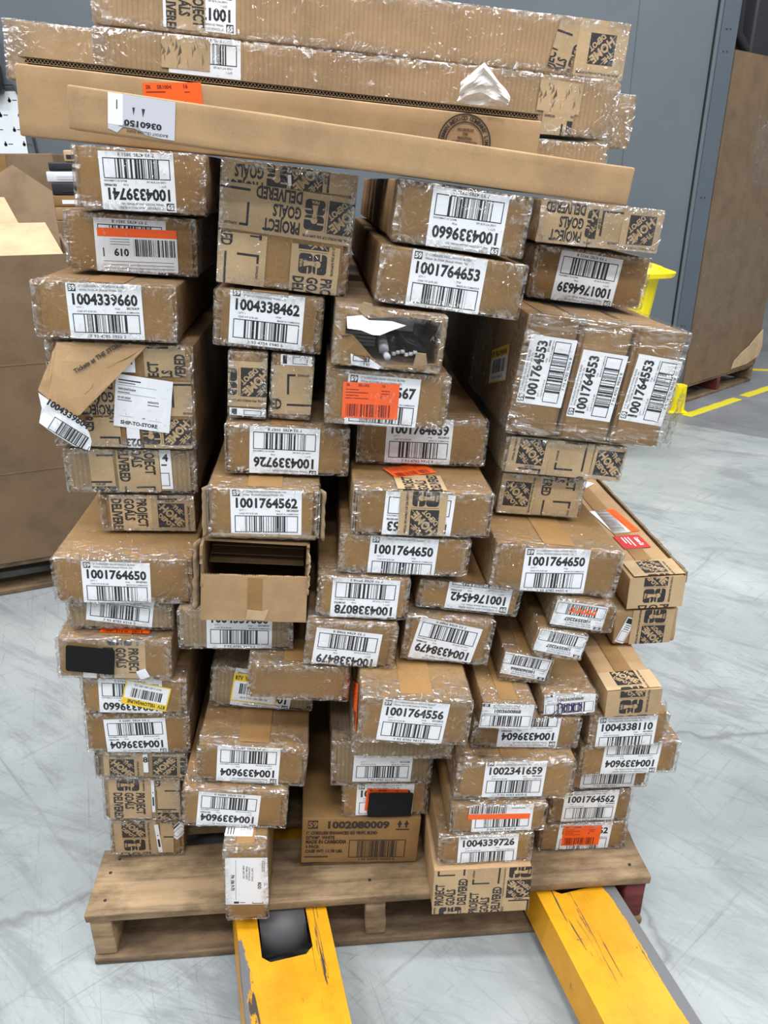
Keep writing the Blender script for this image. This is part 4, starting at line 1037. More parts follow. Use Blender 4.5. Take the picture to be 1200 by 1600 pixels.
('T3', 0.0000, 1.2900, 1.3300, 0.1064, -0.0661, 0.3520, 0.0410, 0.180,
  'long wrapped box lowest of those piled behind the fluted-edge box, only its end showing', {'m': 'l', 'flap': False, 'seam': 0, 'film': 0.6},
  []),
('T2', -0.4144, 1.2520, 1.4110, 0.1216, -0.0756, 0.7829, 0.0841, 0.190,
  'long box with worn tape patches lying under the topmost long box', {'m': 'l', 'flap': False, 'seam': 0, 'film': 0.6},
  [('std', 'f', 0.1547, 0.0463, 180.2, 0.1016, 0.0762, {'dg': '7 93 4782 9933 4', 'sz': 'White 33.5X64 (Actual Width: 33)'}),
   ('tape', 'f', 0.1281, 0.0609, 269.9, 0.0411, 0.0676, {'ph': 0.6, 'el': '-', 'worn': 1}),
   ('tape', 'f', 0.687, 0.0536, 268.4, 0.0425, 0.068, {'ph': 0.6, 'el': '-', 'worn': 1}),
   ('tape', 'f', 0.6875, 0.0045, -1.6, 0.0491, 0.0555, {'ph': 0.16})]),
('T1', -0.4149, 1.2735, 1.4982, 0.1446, -0.0751, 0.8017, 0.0798, 0.190,
  'topmost long box with peeling printed tape at its end', {'m': 'l', 'flap': False, 'seam': 0, 'film': 0.6},
  [('std', 'f', 0.1507, 0.0449, 179.9, 0.1016, 0.0762, {'num': '1001764650', 'sz': 'White 33.5X64 (Actual Width: 33)'}),
   ('tape', 'f', 0.1314, 0.0273, 270.0, 0.043, 0.0547, {'ph': 0.09}),
   ('tape', 'f', 0.7008, 0.0437, 79.5, 0.073, 0.0374, {'ph': 0.1}),
   ('tape', 'f', 0.7599, 0.0403, 179.4, 0.0826, 0.0767, {'ph': 0.004, 'el': 'H'})]),
('T5', -0.6448, 1.5000, 1.4525, 0.1211, -0.0924, 1.1268, 0.0925, 0.120,
  'longest film-wrapped box lying behind the other long boxes, both its ends sticking out', {'m': 't', 'flap': False, 'seam': 0, 'film': 1.6},
  []),
('T8', -0.4500, 1.2450, 1.3480, 0.1000, -0.0860, 0.4430, 0.0440, 0.200,  # added filler: closes the gap below the long boxes so it stays dark
  'flat plain filler box added under the long boxes to keep the gap dark', {'m': 'k', 'flap': False, 'seam': 0, 'film': 0},
  []),
]

def stickers(E, prints, w, h, L, lift0=0.0006):
    """E: the box; local x across the front, y back, z up; origin in the middle of its base"""
    for i, (kind, face, cx, cy, ang, sw, sh, kw) in enumerate(prints):
        a = ARTS[kind](sw, sh, **kw).moved(cx, cy, math.radians(ang))
        if face == 'f':
            a = a.clipped(.001, .001, w - .001, h - .001); to3 = lambda x, y, d: (x - w / 2, -L / 2 - d, y)
        elif face == 't':
            a = a.clipped(.001, .0, w - .001, L - .001); to3 = lambda x, y, d: (x - w / 2, y - L / 2, h + d - .001)
        else:
            a = a.clipped(-L, .001, 0, h - .001); to3 = lambda x, y, d: (-w / 2 - d + .001, -x - L / 2, y)
        put_art(a, PNAME[kind], to3, lift0 + i * 0.0005 + (.0052 if kind == 'black' else 0), E)

def film_shell(E, w, h, L, mat, seed, back=0.22, front=0.0035, edge=0.0155, amp=1.0, out_=-1):
    back = min(back, L * .9)
    V, F = rbox(-w / 2 + .0004, w / 2 - .0004, -L / 2 - front, -L / 2 + back, .0004, h - .0004, min(.0035, h * .1), (26, 14, 14), 0, 0, ('+y',))
    out, cr = [], []
    for v in V:
        p = Vector(v); x = w / 2 - abs(p.x); z = min(p.z, h - p.z); y = p.y + L / 2
        onf = y < .004
        e = min(x, z) if onf else max(0.0, y - .0) * .5
        c = max(0.0, 1 - e / edge) if onf else max(0.0, 1 - y / .06)
        nv = noise.noise_vector(p * 45 + Vector((seed, 0, seed)))
        n2 = noise.noise(p * 120 + Vector((seed, seed, 0)))
        d = (nv.y * .0018 + n2 * .0012) * (.35 + c * 1.2) * amp
        if onf: p.y -= abs(d) + c * .0012 * amp * abs(n2) * 2
        else:
            p.x += out_ * math.copysign(abs(d) * .8, p.x) if abs(p.x) > w / 2 - .002 else 0
            p.z += out_ * (-abs(d) * .8 if p.z < .002 else (abs(d) * .8 if p.z > h - .002 else 0))
        out.append(p); cr.append(min(1.0, c + (.10 if not onf else .0)))
    return link('plastic_film', out, F, mat, None, E, True, {'crumple': cr})

GRP = 'cardboard boxes stacked on the pallet'
def basis(x, y, z, yaw, roll, w, L, v=0.0):
    cu, su = math.cos(yaw), math.sin(yaw); cr, sr = math.cos(roll), math.sin(roll)
    U = Vector((cr * cu, cr * su, sr)); Vv = Vector((-sr * cu, -sr * su, cr)); W = Vector((-su, cu, 0))
    o = Vector((x, y, z)) + U * w / 2 + W * L / 2
    return Matrix(((U.x, W.x, Vv.x, o.x), (U.y, W.y, Vv.y, o.y), (U.z, W.z, Vv.z, o.z), (0, 0, 0, 1)))

BODYMAT = {'k': KRAFT, 't': KRAFT_TAN, 'l': KRAFT_LONG, 'g': KRAFT_GREY}
EMP = {}
for bi, (key, x, y, z, yaw, roll, w, h, L, label, look, prints) in enumerate(BOXES):
    E = thing('cardboard_box', label, 'box', basis(x, y, z, yaw, roll, w, L), GRP if not key.startswith('T') else 'long boxes lying across the top of the load')
    EMP[key] = (E, w, h, L)
    rnd = random.Random(key); sd = bi * 3.7
    mat = BODYMAT[look.get('m', 'k')]
    if look.get('special'): 
        continue
    i_ = .0015
    flap = look.get('flap', True)
    yf = -L / 2 + (.0045 if flap else .0)
    V, F = rbox(-w / 2 + i_, w / 2 - i_, yf, L / 2, i_, h - i_, .0028, (10, 8, 6), .0030, sd)
    link('carton_body', V, F, mat, None, E, True)
    if flap:
        a, b = rnd.uniform(.004, .012), rnd.uniform(.004, .012)
        V, F = rbox(-w / 2 + a, w / 2 - b, -L / 2, -L / 2 + .0048, .0022, h - .0022, .0016, (8, 2, 5), .0008, sd + 1)
        link('end_flap', V, F, mat, None, E, True)
        if look.get('plies'):
            for s in (-1, 1):
                if s == 1 and rnd.random() < .4: continue
                for q in range(2):
                    xx = s * (w / 2 - .0022 - q * .0035)
                    V, F = rbox(xx - .0012, xx + .0012, -L / 2 - .001 + q * .001, -L / 2 + .0055, .003, h - .003, .0008, (2, 2, 8), .001, sd + q)
                    link('board_ply', V, F, EDGE, None, E, True)
    if look.get('seam', 1) and rnd.random() < .6:
        # strip of packing tape along the top seam, turned down over the front edge
        sw = .05 if w > .12 else .03
        V, F = rbox(-sw / 2, sw / 2, -L / 2 + .01, L / 2 - .01, h - .0022, h - .0004, .0006, (2, 6, 2))
        link('packing_tape', V, F, SEAM, None, E, True)
    stickers(E, sorted(prints, key=lambda q: {'ship': 3, 'black': 3, 'orange': 2.5, 'tape': 1 if key != 'L4' else 0, 'bit': 2}.get(q[0], 0)), w, h, L)
    f_ = look.get('film', 1)
    if f_:
        film_shell(E, w, h, L, FILM_HEAVY if f_ > 1 else FILM, sd, look.get('back', .2), amp=f_)

# the sheet of film that holds the three upright boxes together
E, w, h, L = EMP['R3b']
film_shell(E, w * 3 + .003, h + .0012, L, FILM_BUNDLE, 77.0, .3, front=.0050, edge=.030, amp=.9, out_=.5)
E.children[-1].name = 'bundle_film'
# ------------------------------------------------------------------ boxes that are burst open
def jag(a, b, n, amp, seed):
    rnd = random.Random(seed); a, b = Vector(a), Vector(b)
    return [tuple(a.lerp(b, i / n) + Vector((rnd.uniform(-amp, amp), rnd.uniform(-amp, amp)))) if 0 < i < n else tuple(a.lerp(b, i / n)) for i in range(n + 1)]

E, w, h, L = EMP['M6']
t = .004
def wall_sheet(name, pts, ax, at, th, mat, parent):
    """polygon pts extruded by th; ax says which local axis the sheet faces"""
    m = MB(); n = len(pts)
    mk = {'x': lambda p, q: (q, p[0], p[1]), 'y': lambda p, q: (p[0], q, p[1]), 'z': lambda p, q: (p[0], p[1], q)}[ax]
    V = [mk(p, at) for p in pts] + [mk(p, at + th) for p in pts]
    F = [list(range(n)), list(range(2 * n - 1, n - 1, -1))] + [[(i + 1) % n, i, n + i, n + (i + 1) % n] for i in range(n)]
    m.add(V, F); return m.build(name, mat, parent)
D = L / 2
for s in (-1, 1):
    front = [(-D + q[0], q[1]) for q in jag((-.004 if s > 0 else -.012, h * .98), (-.002, .01), 13, .006, 5 + s)]
    pts = front[::-1] + [(D, 0.002), (D, h - .002)][0:2] if False else [(D, h - .002)] + front + [(D, .002)]
    wall_sheet('side_wall', pts, 'x', s * (w / 2 - .001) - (t if s > 0 else 0), t, EDGE if False else KRAFT_IN, E)
wall_sheet('top_wall', [(-w / 2 + t, -D + .012), (w / 2 - t, -D + .006), (w / 2 - t, D), (-w / 2 + t, D)], 'z', h - .005, .0035, KRAFT_IN, E)
wall_sheet('bottom_wall', [(-w / 2 + t, -D), (w / 2 - t, -D), (w / 2 - t, D), (-w / 2 + t, D)], 'z', .0015, .004, KRAFT_IN, E)
wall_sheet('back_wall', [(-w / 2 + t, .006), (w / 2 - t, .006), (w / 2 - t, h - .006), (-w / 2 + t, h - .006)], 'y', -D + .30, .004, KRAFT_IN, E)
fp = wall_sheet('front_panel', [(-w / 2 + .001, .000), (w / 2 - .001, .000)] + jag((w / 2 - .002, .077), (-w / 2 + .002, .076), 22, .0007, 3), 'y', -D - .009, .0042, KRAFT_TAN, E)
m = MB()
for i in range(40):
    x0 = -w / 2 + .004 + i * (w - .008) / 40
    for q in (0, 1): m.box(x0 + q * .0018, x0 + q * .0018 + .0012, -D - .0085 + q * .0022, -D - .0068 + q * .0022, .0755, .0772)
m.build('fluted_cut_edge', EDGE, fp)
wall_sheet('packing_tape', [(-.010, .0005), (.012, .0005), (.012, .074), (-.010, .074)], 'y', -D - .0094, .0004, SEAM, fp)
wall_sheet('tape_scrap', [(-.012, .003), (.016, .002), (.022, .021), (.013, .018), (-.010, .020)], 'y', -D - .0102, .0006, KRAFT_LIGHT, fp)
for q in range(3):
    wall_sheet('inner_flap', [(-w / 2 + .008, -D + .045 + .02 * q), (w / 2 - .008, -D + .042 + .02 * q), (w / 2 - .008, -D + .16), (-w / 2 + .008, -D + .16)], 'z', .070 + q * .0045, .002, KRAFT_IN, E)
# ragged side strips bulging outwards
for s, y0, y1, sdv in ((-1, .02, h * 1.02, 1), (1, .05, h * .9, 2)):
    rows = 16; V, F = [], []
    for i in range(rows + 1):
        u = i / rows; zz = y0 + (y1 - y0) * u
        n_ = noise.noise(Vector((u * 6, sdv, 0))); n2 = noise.noise(Vector((u * 13, sdv, 4)))
        for j in range(4):
            V.append((s * (w / 2 + (.001 if s < 0 else -.0045) + j * (.0035 if s < 0 else .0016) * (.6 + .8 * abs(n_))), -D + .004 - j * (.006 + .004 * n2), zz + n2 * .003 * j))
    for i in range(rows):
        for j in range(3): F.append((i * 4 + j, i * 4 + j + 1, (i + 1) * 4 + j + 1, (i + 1) * 4 + j))
    o = link('torn_side_strip', V, F, KRAFT_GREY, None, E, True)
    so = o.modifiers.new('thick', 'SOLIDIFY'); so.thickness = .0022
# the torn lower edge of the box above it
E5, w5, h5, L5 = EMP['M5']
V, F = [], []
for i in range(31):
    u = i / 30; xx = -w5 / 2 + .006 + u * (w5 - .012); n_ = noise.noise(Vector((u * 14, 9, 0)))
    V += [(xx, -L5 / 2 - .001, .006), (xx, -L5 / 2 - .005 - .002 * n_, .000 + .003 * n_), (xx, -L5 / 2 + .010, .0015)]
for i in range(30):
    for j in range(2): F.append((i * 3 + j, i * 3 + j + 1, i * 3 + j + 4, i * 3 + j + 3))
o = link('frayed_edge', V, F, EDGE, None, E5, True); so = o.modifiers.new('thick', 'SOLIDIFY'); so.thickness = .002
for s in (-1, 1):
    rows = 14; V, F = [], []
    for i in range(rows + 1):
        u = i / rows; n_ = noise.noise(Vector((u * 5, 20 + s, 0)))
        for j in range(3): V.append((s * (w5 / 2 - .002 + j * .0035 * (1 + .6 * n_)), -L5 / 2 + .006 - j * .006 * (1 + .7 * n_), u * h5))
    for i in range(rows):
        for j in range(2): F.append((i * 3 + j, i * 3 + j + 1, (i + 1) * 3 + j + 1, (i + 1) * 3 + j))
    o = link('torn_side_strip', V, F, KRAFT_GREY, None, E5, True); so = o.modifiers.new('thick', 'SOLIDIFY'); so.thickness = .002

# box with a ragged hole
E, w, h, L = EMP['C3']; D = L / 2
wall_sheet('bottom_wall', [(-w / 2 + .002, -D + .004), (w / 2 - .002, -D + .004), (w / 2 - .002, D), (-w / 2 + .002, D)], 'z', .0015, .004, KRAFT_IN, E)
wall_sheet('top_wall', [(-w / 2 + .002, -D + .004), (w / 2 - .002, -D + .004), (w / 2 - .002, D), (-w / 2 + .002, D)], 'z', h - .0055, .004, KRAFT_IN, E)
for s in (-1, 1):
    wall_sheet('side_wall', [(-D + .004, .0056), (D, .0056), (D, h - .0056), (-D + .004, h - .0056)], 'x', s * (w / 2 - .002) - (.004 if s > 0 else 0), .004, KRAFT_IN, E)
wall_sheet('back_wall', [(-w / 2 + .007, .006), (w / 2 - .007, .006), (w / 2 - .007, h - .006), (-w / 2 + .007, h - .006)], 'y', -D + .32, .004, KRAFT_IN, E)
hole = [(.016, .066), (.030, .0685), (.045, .0655), (.060, .069), (.081, .071), (.100, .0735), (.120, .0725), (.143, .0705), (.146, .045), (.144, .014), (.130, .012), (.117, .0065), (.098, .0075), (.076, .004), (.066, .0075), (.057, .013), (.046, .024), (.034, .036), (.026, .043), (.016, .041)]
hole = [(min(q[0], w - .006), min(q[1], h - .006)) for q in hole]
outer = []
for q in hole:  # each hole corner's partner on the rim
    cx, cz = q[0] - w / 2, q[1] - h / 2
    k = 1 / max(abs(cx) / (w / 2 - .0015), abs(cz) / (h / 2 - .0015)); outer.append((cx * k + w / 2, cz * k + h / 2))
n = len(hole); V = []
for q in outer: V.append((q[0] - w / 2, -D + .001, q[1]))
for i, q in enumerate(hole): V.append((q[0] - w / 2, -D - .003 * (i % 2), q[1]))
for q in outer: V.append((q[0] - w / 2, -D + .005, q[1]))
for q in hole: V.append((q[0] - w / 2, -D + .0045, q[1]))
F = []
for i in range(n):
    j = (i + 1) % n
    F += [(i, n + i, n + j, j), (2 * n + i, 2 * n + j, 3 * n + j, 3 * n + i), (n + i, 3 * n + i, 3 * n + j, n + j), (i, j, 2 * n + j, 2 * n + i)]
link('torn_front_panel', V, F, KRAFT, None, E)
def curl(name, pts, mat, parent, th=.0006):
    """a curled scrap: pts (x, y, z) fan, solidified"""
    c = Vector((0, 0, 0))
    for p in pts: c += Vector(p)
    c /= len(pts); V = [tuple(c)] + pts
    o = link(name, V, [(0, i, i % len(pts) + 1) for i in range(1, len(pts) + 1)], mat, None, parent, False)
    s = o.modifiers.new('thick', 'SOLIDIFY'); s.thickness = th; return o
P3 = lambda x, z, d: (x - w / 2, -D - d, z)
curl('torn_label', [P3(.016, .066, .002), (P3(.018, .052, .010)), P3(.036, .052, .014), P3(.052, .047, .012), P3(.062, .047, .010), P3(.076, .054, .008), P3(.096, .0625, .005), P3(.076, .066, .004), P3(.046, .064, .002), P3(.036, .070, .004)], WHITE, E)
curl('torn_label', [P3(.026, .018, .0035), P3(.028, .003, .0035), P3(.066, .000, .0035), P3(.070, .004, .0035), P3(.058, .010, .004), P3(.046, .017, .004)], WHITE, E)
a = Art(); a.frame(.0295, .0085, .052, .0165, .0009, 'ink', 1); bars(a, .044, .0095, .051, .0160, 'ink', 'c3', 6); a.text('7 93', .044, .0035, .0035, 'ink', 0)
put_art(a, 'printed_marking', lambda x, y, d: (x - w / 2, -D - d, y), .0046, E)
curl('torn_board_scrap', [P3(.030, .078, .004), P3(.036, .088, .012), P3(.047, .087, .014), P3(.050, .074, .008), P3(.040, .068, .003)], KRAFT_LIGHT, E)
curl('torn_board_scrap', [P3(.112, .010, .006), P3(.113, .030, .014), P3(.126, .030, .016), P3(.131, .014, .008)], KRAFT_LIGHT, E)
film_shell(E, w, h, L, FILM_HEAVY, 91.0, .2, amp=1.2)
o = E.children[-1]
# the film is burst where the board is: cut its front away inside the hole
import bmesh
bm = bmesh.new(); bm.from_mesh(o.data)
dead = [f for f in bm.faces if f.calc_center_median().y < -D - .0005 and .018 < f.calc_center_median().x + w / 2 < w - .012 and .012 < f.calc_center_median().z < h - .011]
bmesh.ops.delete(bm, geom=dead, context='FACES'); bm.to_mesh(o.data); bm.free()
# the blind inside it
B = thing('window_blind', 'grey vinyl blind lying inside the ripped-open box', 'blind', E.matrix_world @ Matrix.Translation((0, 0, .007)))
m = MB(); m.box(-w / 2 + .03, w / 2 - .035, -D + .075, -D + .30, .034, .062, r=.003); m.build('headrail', CRUMB, B)
for q in range(4):
    m = MB(); m.box(-w / 2 + .010, -.012, -D + .06 + .004 * q, -D + .29, .026 - q * .0058, .030 - q * .0058, r=.0015); m.build('slat', CRUMB, B)
m = MB(); m.cyl((-.004, -D + .02, .016), (0, 1, .2), .007, .05, 12); m.cyl((-.002, -D + .012, .012), (.2, -1, -.2), .0045, .012, 10); m.build('tilt_rod', GREYP, B, True)
m = MB()
for q in range(6): m.cyl((.008 + q * .006, -D + .022 + .002 * (q % 2), .011 + .002 * (q % 3)), (1, .3, 0), .0028, .005, 8)
m.build('bead_cord', GREYP, B, True)

# curled flap torn from the ship-to-store box
E, w, h, L = EMP['L4']; D = L / 2
outl = [(.022, .158), (.012, .130), (.002, .108), (-.004, .093), (.010, .080), (.028, .066), (.044, .056), (.052, .060), (.050, .068), (.056, .086), (.066, .096), (.073, .105), (.074, .116), (.086, .124), (.099, .130), (.127, .145), (.146, .157)]
def lift4(x, z):
    # hinge along the top edge, bulging towards the lower outer tip
    d = max(0.0, (h - z)) + max(0.0, .07 - x) * .5
    return .002 + .030 * math.sin(min(1.45, d * 13.0)) 
def patch(name, poly, mat, parent, res=.006, th=.0022, extra=0.0, off=0.0):
    P = np.array(poly); x0, z0 = P.min(0); x1, z1 = P.max(0)
    nx, nz = max(2, int((x1 - x0) / res)), max(2, int((z1 - z0) / res))
    inside = lambda q: sum(((a[1] > q[1]) != (b[1] > q[1])) and q[0] < (b[0] - a[0]) * (q[1] - a[1]) / (b[1] - a[1]) + a[0] for a, b in zip(poly, poly[1:] + poly[:1])) % 2 == 1
    bm = bmesh.new()
    vs = [bm.verts.new((x, 0, z)) for x, z in poly]
    f = bm.faces.new(vs); bmesh.ops.triangulate(bm, faces=[f])
    bmesh.ops.subdivide_edges(bm, edges=bm.edges[:], cuts=3, use_grid_fill=True)
    for v in bm.verts:
        x, z = v.co.x, v.co.z; n_ = noise.noise(Vector((x * 60, z * 60, 3)))
        v.co = (x - w / 2, -D - lift4(x, z) - off - n_ * .0025, z)
    me = bpy.data.meshes.new(name); bm.to_mesh(me); bm.free(); me.materials.append(mat)
    o = bpy.data.objects.new(name, me); COL.objects.link(o); o.parent = parent
    s = o.modifiers.new('thick', 'SOLIDIFY'); s.thickness = th; s.offset = 1
    return o
fl = patch('torn_flap', outl, KRAFT_TAN, E)
lab4 = patch('torn_label', [(-.003, .090), (-.001, .068), (-.007, .046), (.018, .026), (.040, .012), (.060, .006), (.064, .020), (.061, .036), (.050, .054), (.028, .066), (.010, .080)], WHITE, fl, th=.0006, off=.0035)
a = Art()
a.text('1004339604', .006, .0765, .0095, 'ink', 1, wid=.066, rot=math.radians(-34)); a2 = Art(); a2.frame(0, 0, .062, .022, .0011, 'ink', 1); bars(a2, .012, .001, .055, .021, 'ink', 'l4', 26)
a.add(a2.moved(.005, .039, math.radians(-34)))
put_art(a.clipped(-.006, .006, .062, .086), 'printed_marking', lambda x, y, d: (x - w / 2, -D - lift4(x, y) - .0075 - d, y), .0, fl)
a = Art(); a.text('Tickets at THE STORE', .048, .118, .006, 'boxink', 1, wid=.075, rot=math.radians(32))
put_art(a.clipped(.02, .09, .12, .158), 'printed_marking', lambda x, y, d: (x - w / 2, -D - lift4(x, y) - .0055 - d, y), .0, fl)

# fluted open lid edge of the long box behind the slim one
E, w, h, L = EMP['T6']; D = L / 2
m = MB(); m.box(-w / 2 + .012, w / 2 - .004, -D + .010, D, h + .0002, h + .0012); m.box(-w / 2 + .004, w / 2 - .002, -D + .0100, D, h + .0072, h + .0080)
ns = 150
for i in range(ns):
    xa = -w / 2 + .012 + i * (w - .018) / ns; xb = xa + (w - .018) / ns
    for yo, ph in ((0, 0), (.0006, 1)):
        za, zb = (h + .0012, h + .0070) if (i + ph) % 2 else (h + .0070, h + .0012)
        m.add([(xa, -D + .0105 + yo, za), (xb, -D + .0105 + yo, zb), (xb, -D + .0105 + yo, zb + .0009), (xa, -D + .0105 + yo, za + .0009),
               (xa, -D + .03, za), (xb, -D + .03, zb), (xb, -D + .03, zb + .0009), (xa, -D + .03, za + .0009)], [(0, 1, 2, 3), (3, 2, 6, 7), (0, 4, 5, 1)])
m.build('fluted_lid_edge', EDGE, E)
m = MB(); m.box(-w / 2 + .012, w / 2 - .004, -D + .022, D, h + .0013, h + .0071); m.build('flute_shade_fill', SEAMD, E)  # near-black block: shade inside the hollow flutes put in as colour
# bent fluted flap along the long stickered box
E, w, h, L = EMP['R10']
m = MB()
for i in range(34):
    y0 = -L / 2 + .004 + i * .0135; n_ = noise.noise(Vector((i * .4, 0, 0)))
    m.box(w / 2 - .001, w / 2 + .004 + .0015 * n_, y0, y0 + .0125, h - .018 - .004 * n_, h + .003 + .0012 * n_)
m.build('bent_side_flap', EDGE, E)

# loose crumpled film at the lower corner and flank of the wrapped three
def crumple(name, quad4, n, amp, mat, parent, seed, cr=.9):
    A, B_, C_, D_ = (Vector(q) for q in quad4); V, F = [], []
    for i in range(n + 1):
        for j in range(n + 1):
            u, v = i / n, j / n
            p = A.lerp(B_, u).lerp(D_.lerp(C_, u), v)
            nv = noise.noise_vector(p * 40 + Vector((seed, 0, 0))) + noise.noise_vector(p * 95 + Vector((0, seed, 0))) * .6
            V.append(p + nv * amp)
    for i in range(n):
        for j in range(n): F.append((i * (n + 1) + j, (i + 1) * (n + 1) + j, (i + 1) * (n + 1) + j + 1, i * (n + 1) + j + 1))
    return link(name, V, F, mat, None, parent, True, {'crumple': [cr] * len(V)})
E, w, h, L = EMP['R3c']; D = L / 2
crumple('loose_film', [(w / 2 + .012, -D - .010, .080), (w / 2 + .012, -D - .010, .004), (w / 2 + .026, -D + .05, .000), (w / 2 + .036, -D + .05, .09)], 16, .006, FILM_HEAVY, E, 3)
for k_ in ('R16', 'C6', 'C1', 'R21', 'M8'):
    E, w, h, L = EMP[k_]; D = L / 2
    crumple('loose_film', [(w / 2 - .001, -D + .002, h * .2), (w / 2 + .004, -D + .006, h * .9), (w / 2 + .010, -D + .05, h * .85), (w / 2 + .006, -D + .05, h * .2)], 12, .004, FILM_HEAVY, E, len(k_))

# ------------------------------------------------------------------ pallet
PX, PY, PYAW = -0.5215, 0.9438, 0.08169
PM = Matrix.Translation((PX, PY, 0)) @ Matrix.Rotation(PYAW, 4, 'Z')
PAL = thing('wooden_pallet', 'worn brown wooden pallet on the concrete under the stacked boxes', 'pallet', PM)
PW, PD, ZT = 1.016, 1.07, .125
y = 0.0
for i, (y0, wd) in enumerate(((0, .145), (.185, .09), (.315, .09), (.445, .09), (.575, .09), (.705, .09), (.825, .07), (.925, .145))):
    V, F = rbox(0, PW, y0, y0 + wd, ZT - .019, ZT, .003, (12, 3, 2), .003, i * 5.0)
    link('deck_board', V, F, WOOD, None, PAL, True)
for i, (x0, mt) in enumerate(((.004, WOOD), (.488, WOOD), (.972, WOOD_RED))):
    V, F = rbox(x0, x0 + .040, .006, PD - .006, .018, ZT - .0192, .004, (3, 10, 4), .004, 31 + i)
    o = link('stringer', V, F, mt, None, PAL, True)
    if i == 2: o['label'] = 'stringer painted dark red'
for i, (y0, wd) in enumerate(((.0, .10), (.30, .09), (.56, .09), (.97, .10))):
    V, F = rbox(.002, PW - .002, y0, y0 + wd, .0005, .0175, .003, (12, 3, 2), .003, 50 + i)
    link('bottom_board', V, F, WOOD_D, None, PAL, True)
for xx, yy in ((.03, .03), (.025, .09), (.035, .12), (.50, .035), (.51, .10), (.985, .03), (.99, .075), (.98, .12)):
    m = MB(); m.cyl((xx, yy, ZT - .001), (0, 0, 1), .003, .0014, 8); m.build('nail_head', SEAMD, PAL)

# ------------------------------------------------------------------ pallet jack
JM = Matrix.Translation((-.160, .885, 0)) @ Matrix.Rotation(math.radians(14.6), 4, 'Z')
J = thing('pallet_jack', 'scratched yellow pallet jack with two forks under the wooden pallet', 'pallet jack', JM)
def fork(xc, tag_, HW=.079):
    tip, end = -.40, 1.23
    def hw(y): return HW * min(1, .72 + (y - tip) / .12 * .28) if y < tip + .12 else HW
    ys = [tip, tip + .02, tip + .05, tip + .09, tip + .12, -.22, -.14, -.06, -.02, 0, .012, .03, .10, .158, .17, .22, .35, .5, .7, .9, end]
    cut = lambda y: 0 <= y <= .17
    def chalf(y):  # half width of the roller opening with rounded corners
        if y < 0 or y > .17: return 0
        if y < .012: return .030 + y
        if y > .158: return .030 + (.17 - y)
        return .043
    m = MB(); top = .100; bot = .030; fl = .010
    V, F, wn = [], [], []
    N = 11
    for y in ys:
        w_ = hw(y); c_ = chalf(y)
        if cut(y): xs = [-w_, -(w_ + c_) / 2, -c_ - .003, -c_, -c_ * .99, 0, c_ * .99, c_, c_ + .003, (w_ + c_) / 2, w_]
        else: xs = [-w_, -.056, -.048, -.036, -.02, 0, .02, .036, .048, .056, w_]
        zt = top - (.022 * max(0, (tip + .06 - y) / .06) ** 2)
        for q in xs: V.append((xc + q, y, zt))
        e = .9 if tag_ == 'r' else 0.0
        for k in range(N):
            side = k / (N - 1)
            if tag_ == 'r': val = {10: 1.25, 9: .95, 8: .45}.get(k, 0) * (1 if y < .35 else .3)
            else: val = max(0.0, 1 - (xs[k] + w_ - .018) / .022) * (.62 if -.2 < y < .1 else .15) if xs[k] < 0 else 0
            wn.append(val * .62)
        # skirts: two lower rows
        V += [(xc - w_ - fl * .8, y, bot), (xc + w_ + fl * .4, y, bot)]; wn += [.0, .0]
    S_ = N + 2
    for i in range(len(ys) - 1):
        a, b = i * S_, (i + 1) * S_
        for k in range(N - 1):
            if cut(ys[i]) and cut(ys[i + 1]) and 3 <= k <= 6: continue
            F.append((a + k, a + k + 1, b + k + 1, b + k))
        F.append((a + N, a, b, b + N)); F.append((a + N - 1, a + N + 1, b + N + 1, b + N - 1))
    F.append(tuple(range(N))[::-1] + (N, N + 1)) if False else None
    o0 = len(V)
    F.append([0, N] + [N + 1] + list(range(N - 1, 0, -1)))
    o = link('fork', V, F, YPAINT, None, J, False, {'worn': wn})
    s = o.modifiers.new('thick', 'SOLIDIFY'); s.thickness = .005; s.offset = -1
    b = o.modifiers.new('bev', 'BEVEL'); b.width = .003; b.segments = 2; b.limit_method = 'ANGLE'
    r = MB(); r.cyl((xc - .040, .092, .061), (1, 0, 0), .042, .080, 40); ro = r.build('load_roller', ROLLER, J, True)
    q = MB(); q.box(xc - .072, xc - .048, -.0, .2, .034, .060); q.box(xc + .048, xc + .066, -.0, .2, .034, .060); q.cyl((xc - .07, .092, .061), (1, 0, 0), .010, .135, 12); q.build('roller_bracket', DARKPL, J)
fork(0.0, 'l')
fork(0.530, 'r', .073)
m = MB(); m.box(-.08, .61, 1.235, 1.33, .03, .28, r=.01); m.build('fork_carriage', YPAINT, J)
m = MB(); m.cyl((.277, 1.385, .05), (0, 0, 1), .05, .32, 20); m.cyl((.2, 1.43, .09), (1, 0, 0), .09, .155, 24); m.build('pump_and_wheels', DARKPL, J, True)
m = MB(); m.tube([(.277, 1.385, .36), (.277, 1.44, .7), (.277, 1.52, 1.05)], .018, 12); m.tube([(.15, 1.53, 1.1), (.277, 1.52, 1.04), (.40, 1.53, 1.1)], .014, 10); m.build('handle', DARKPL, J, True)

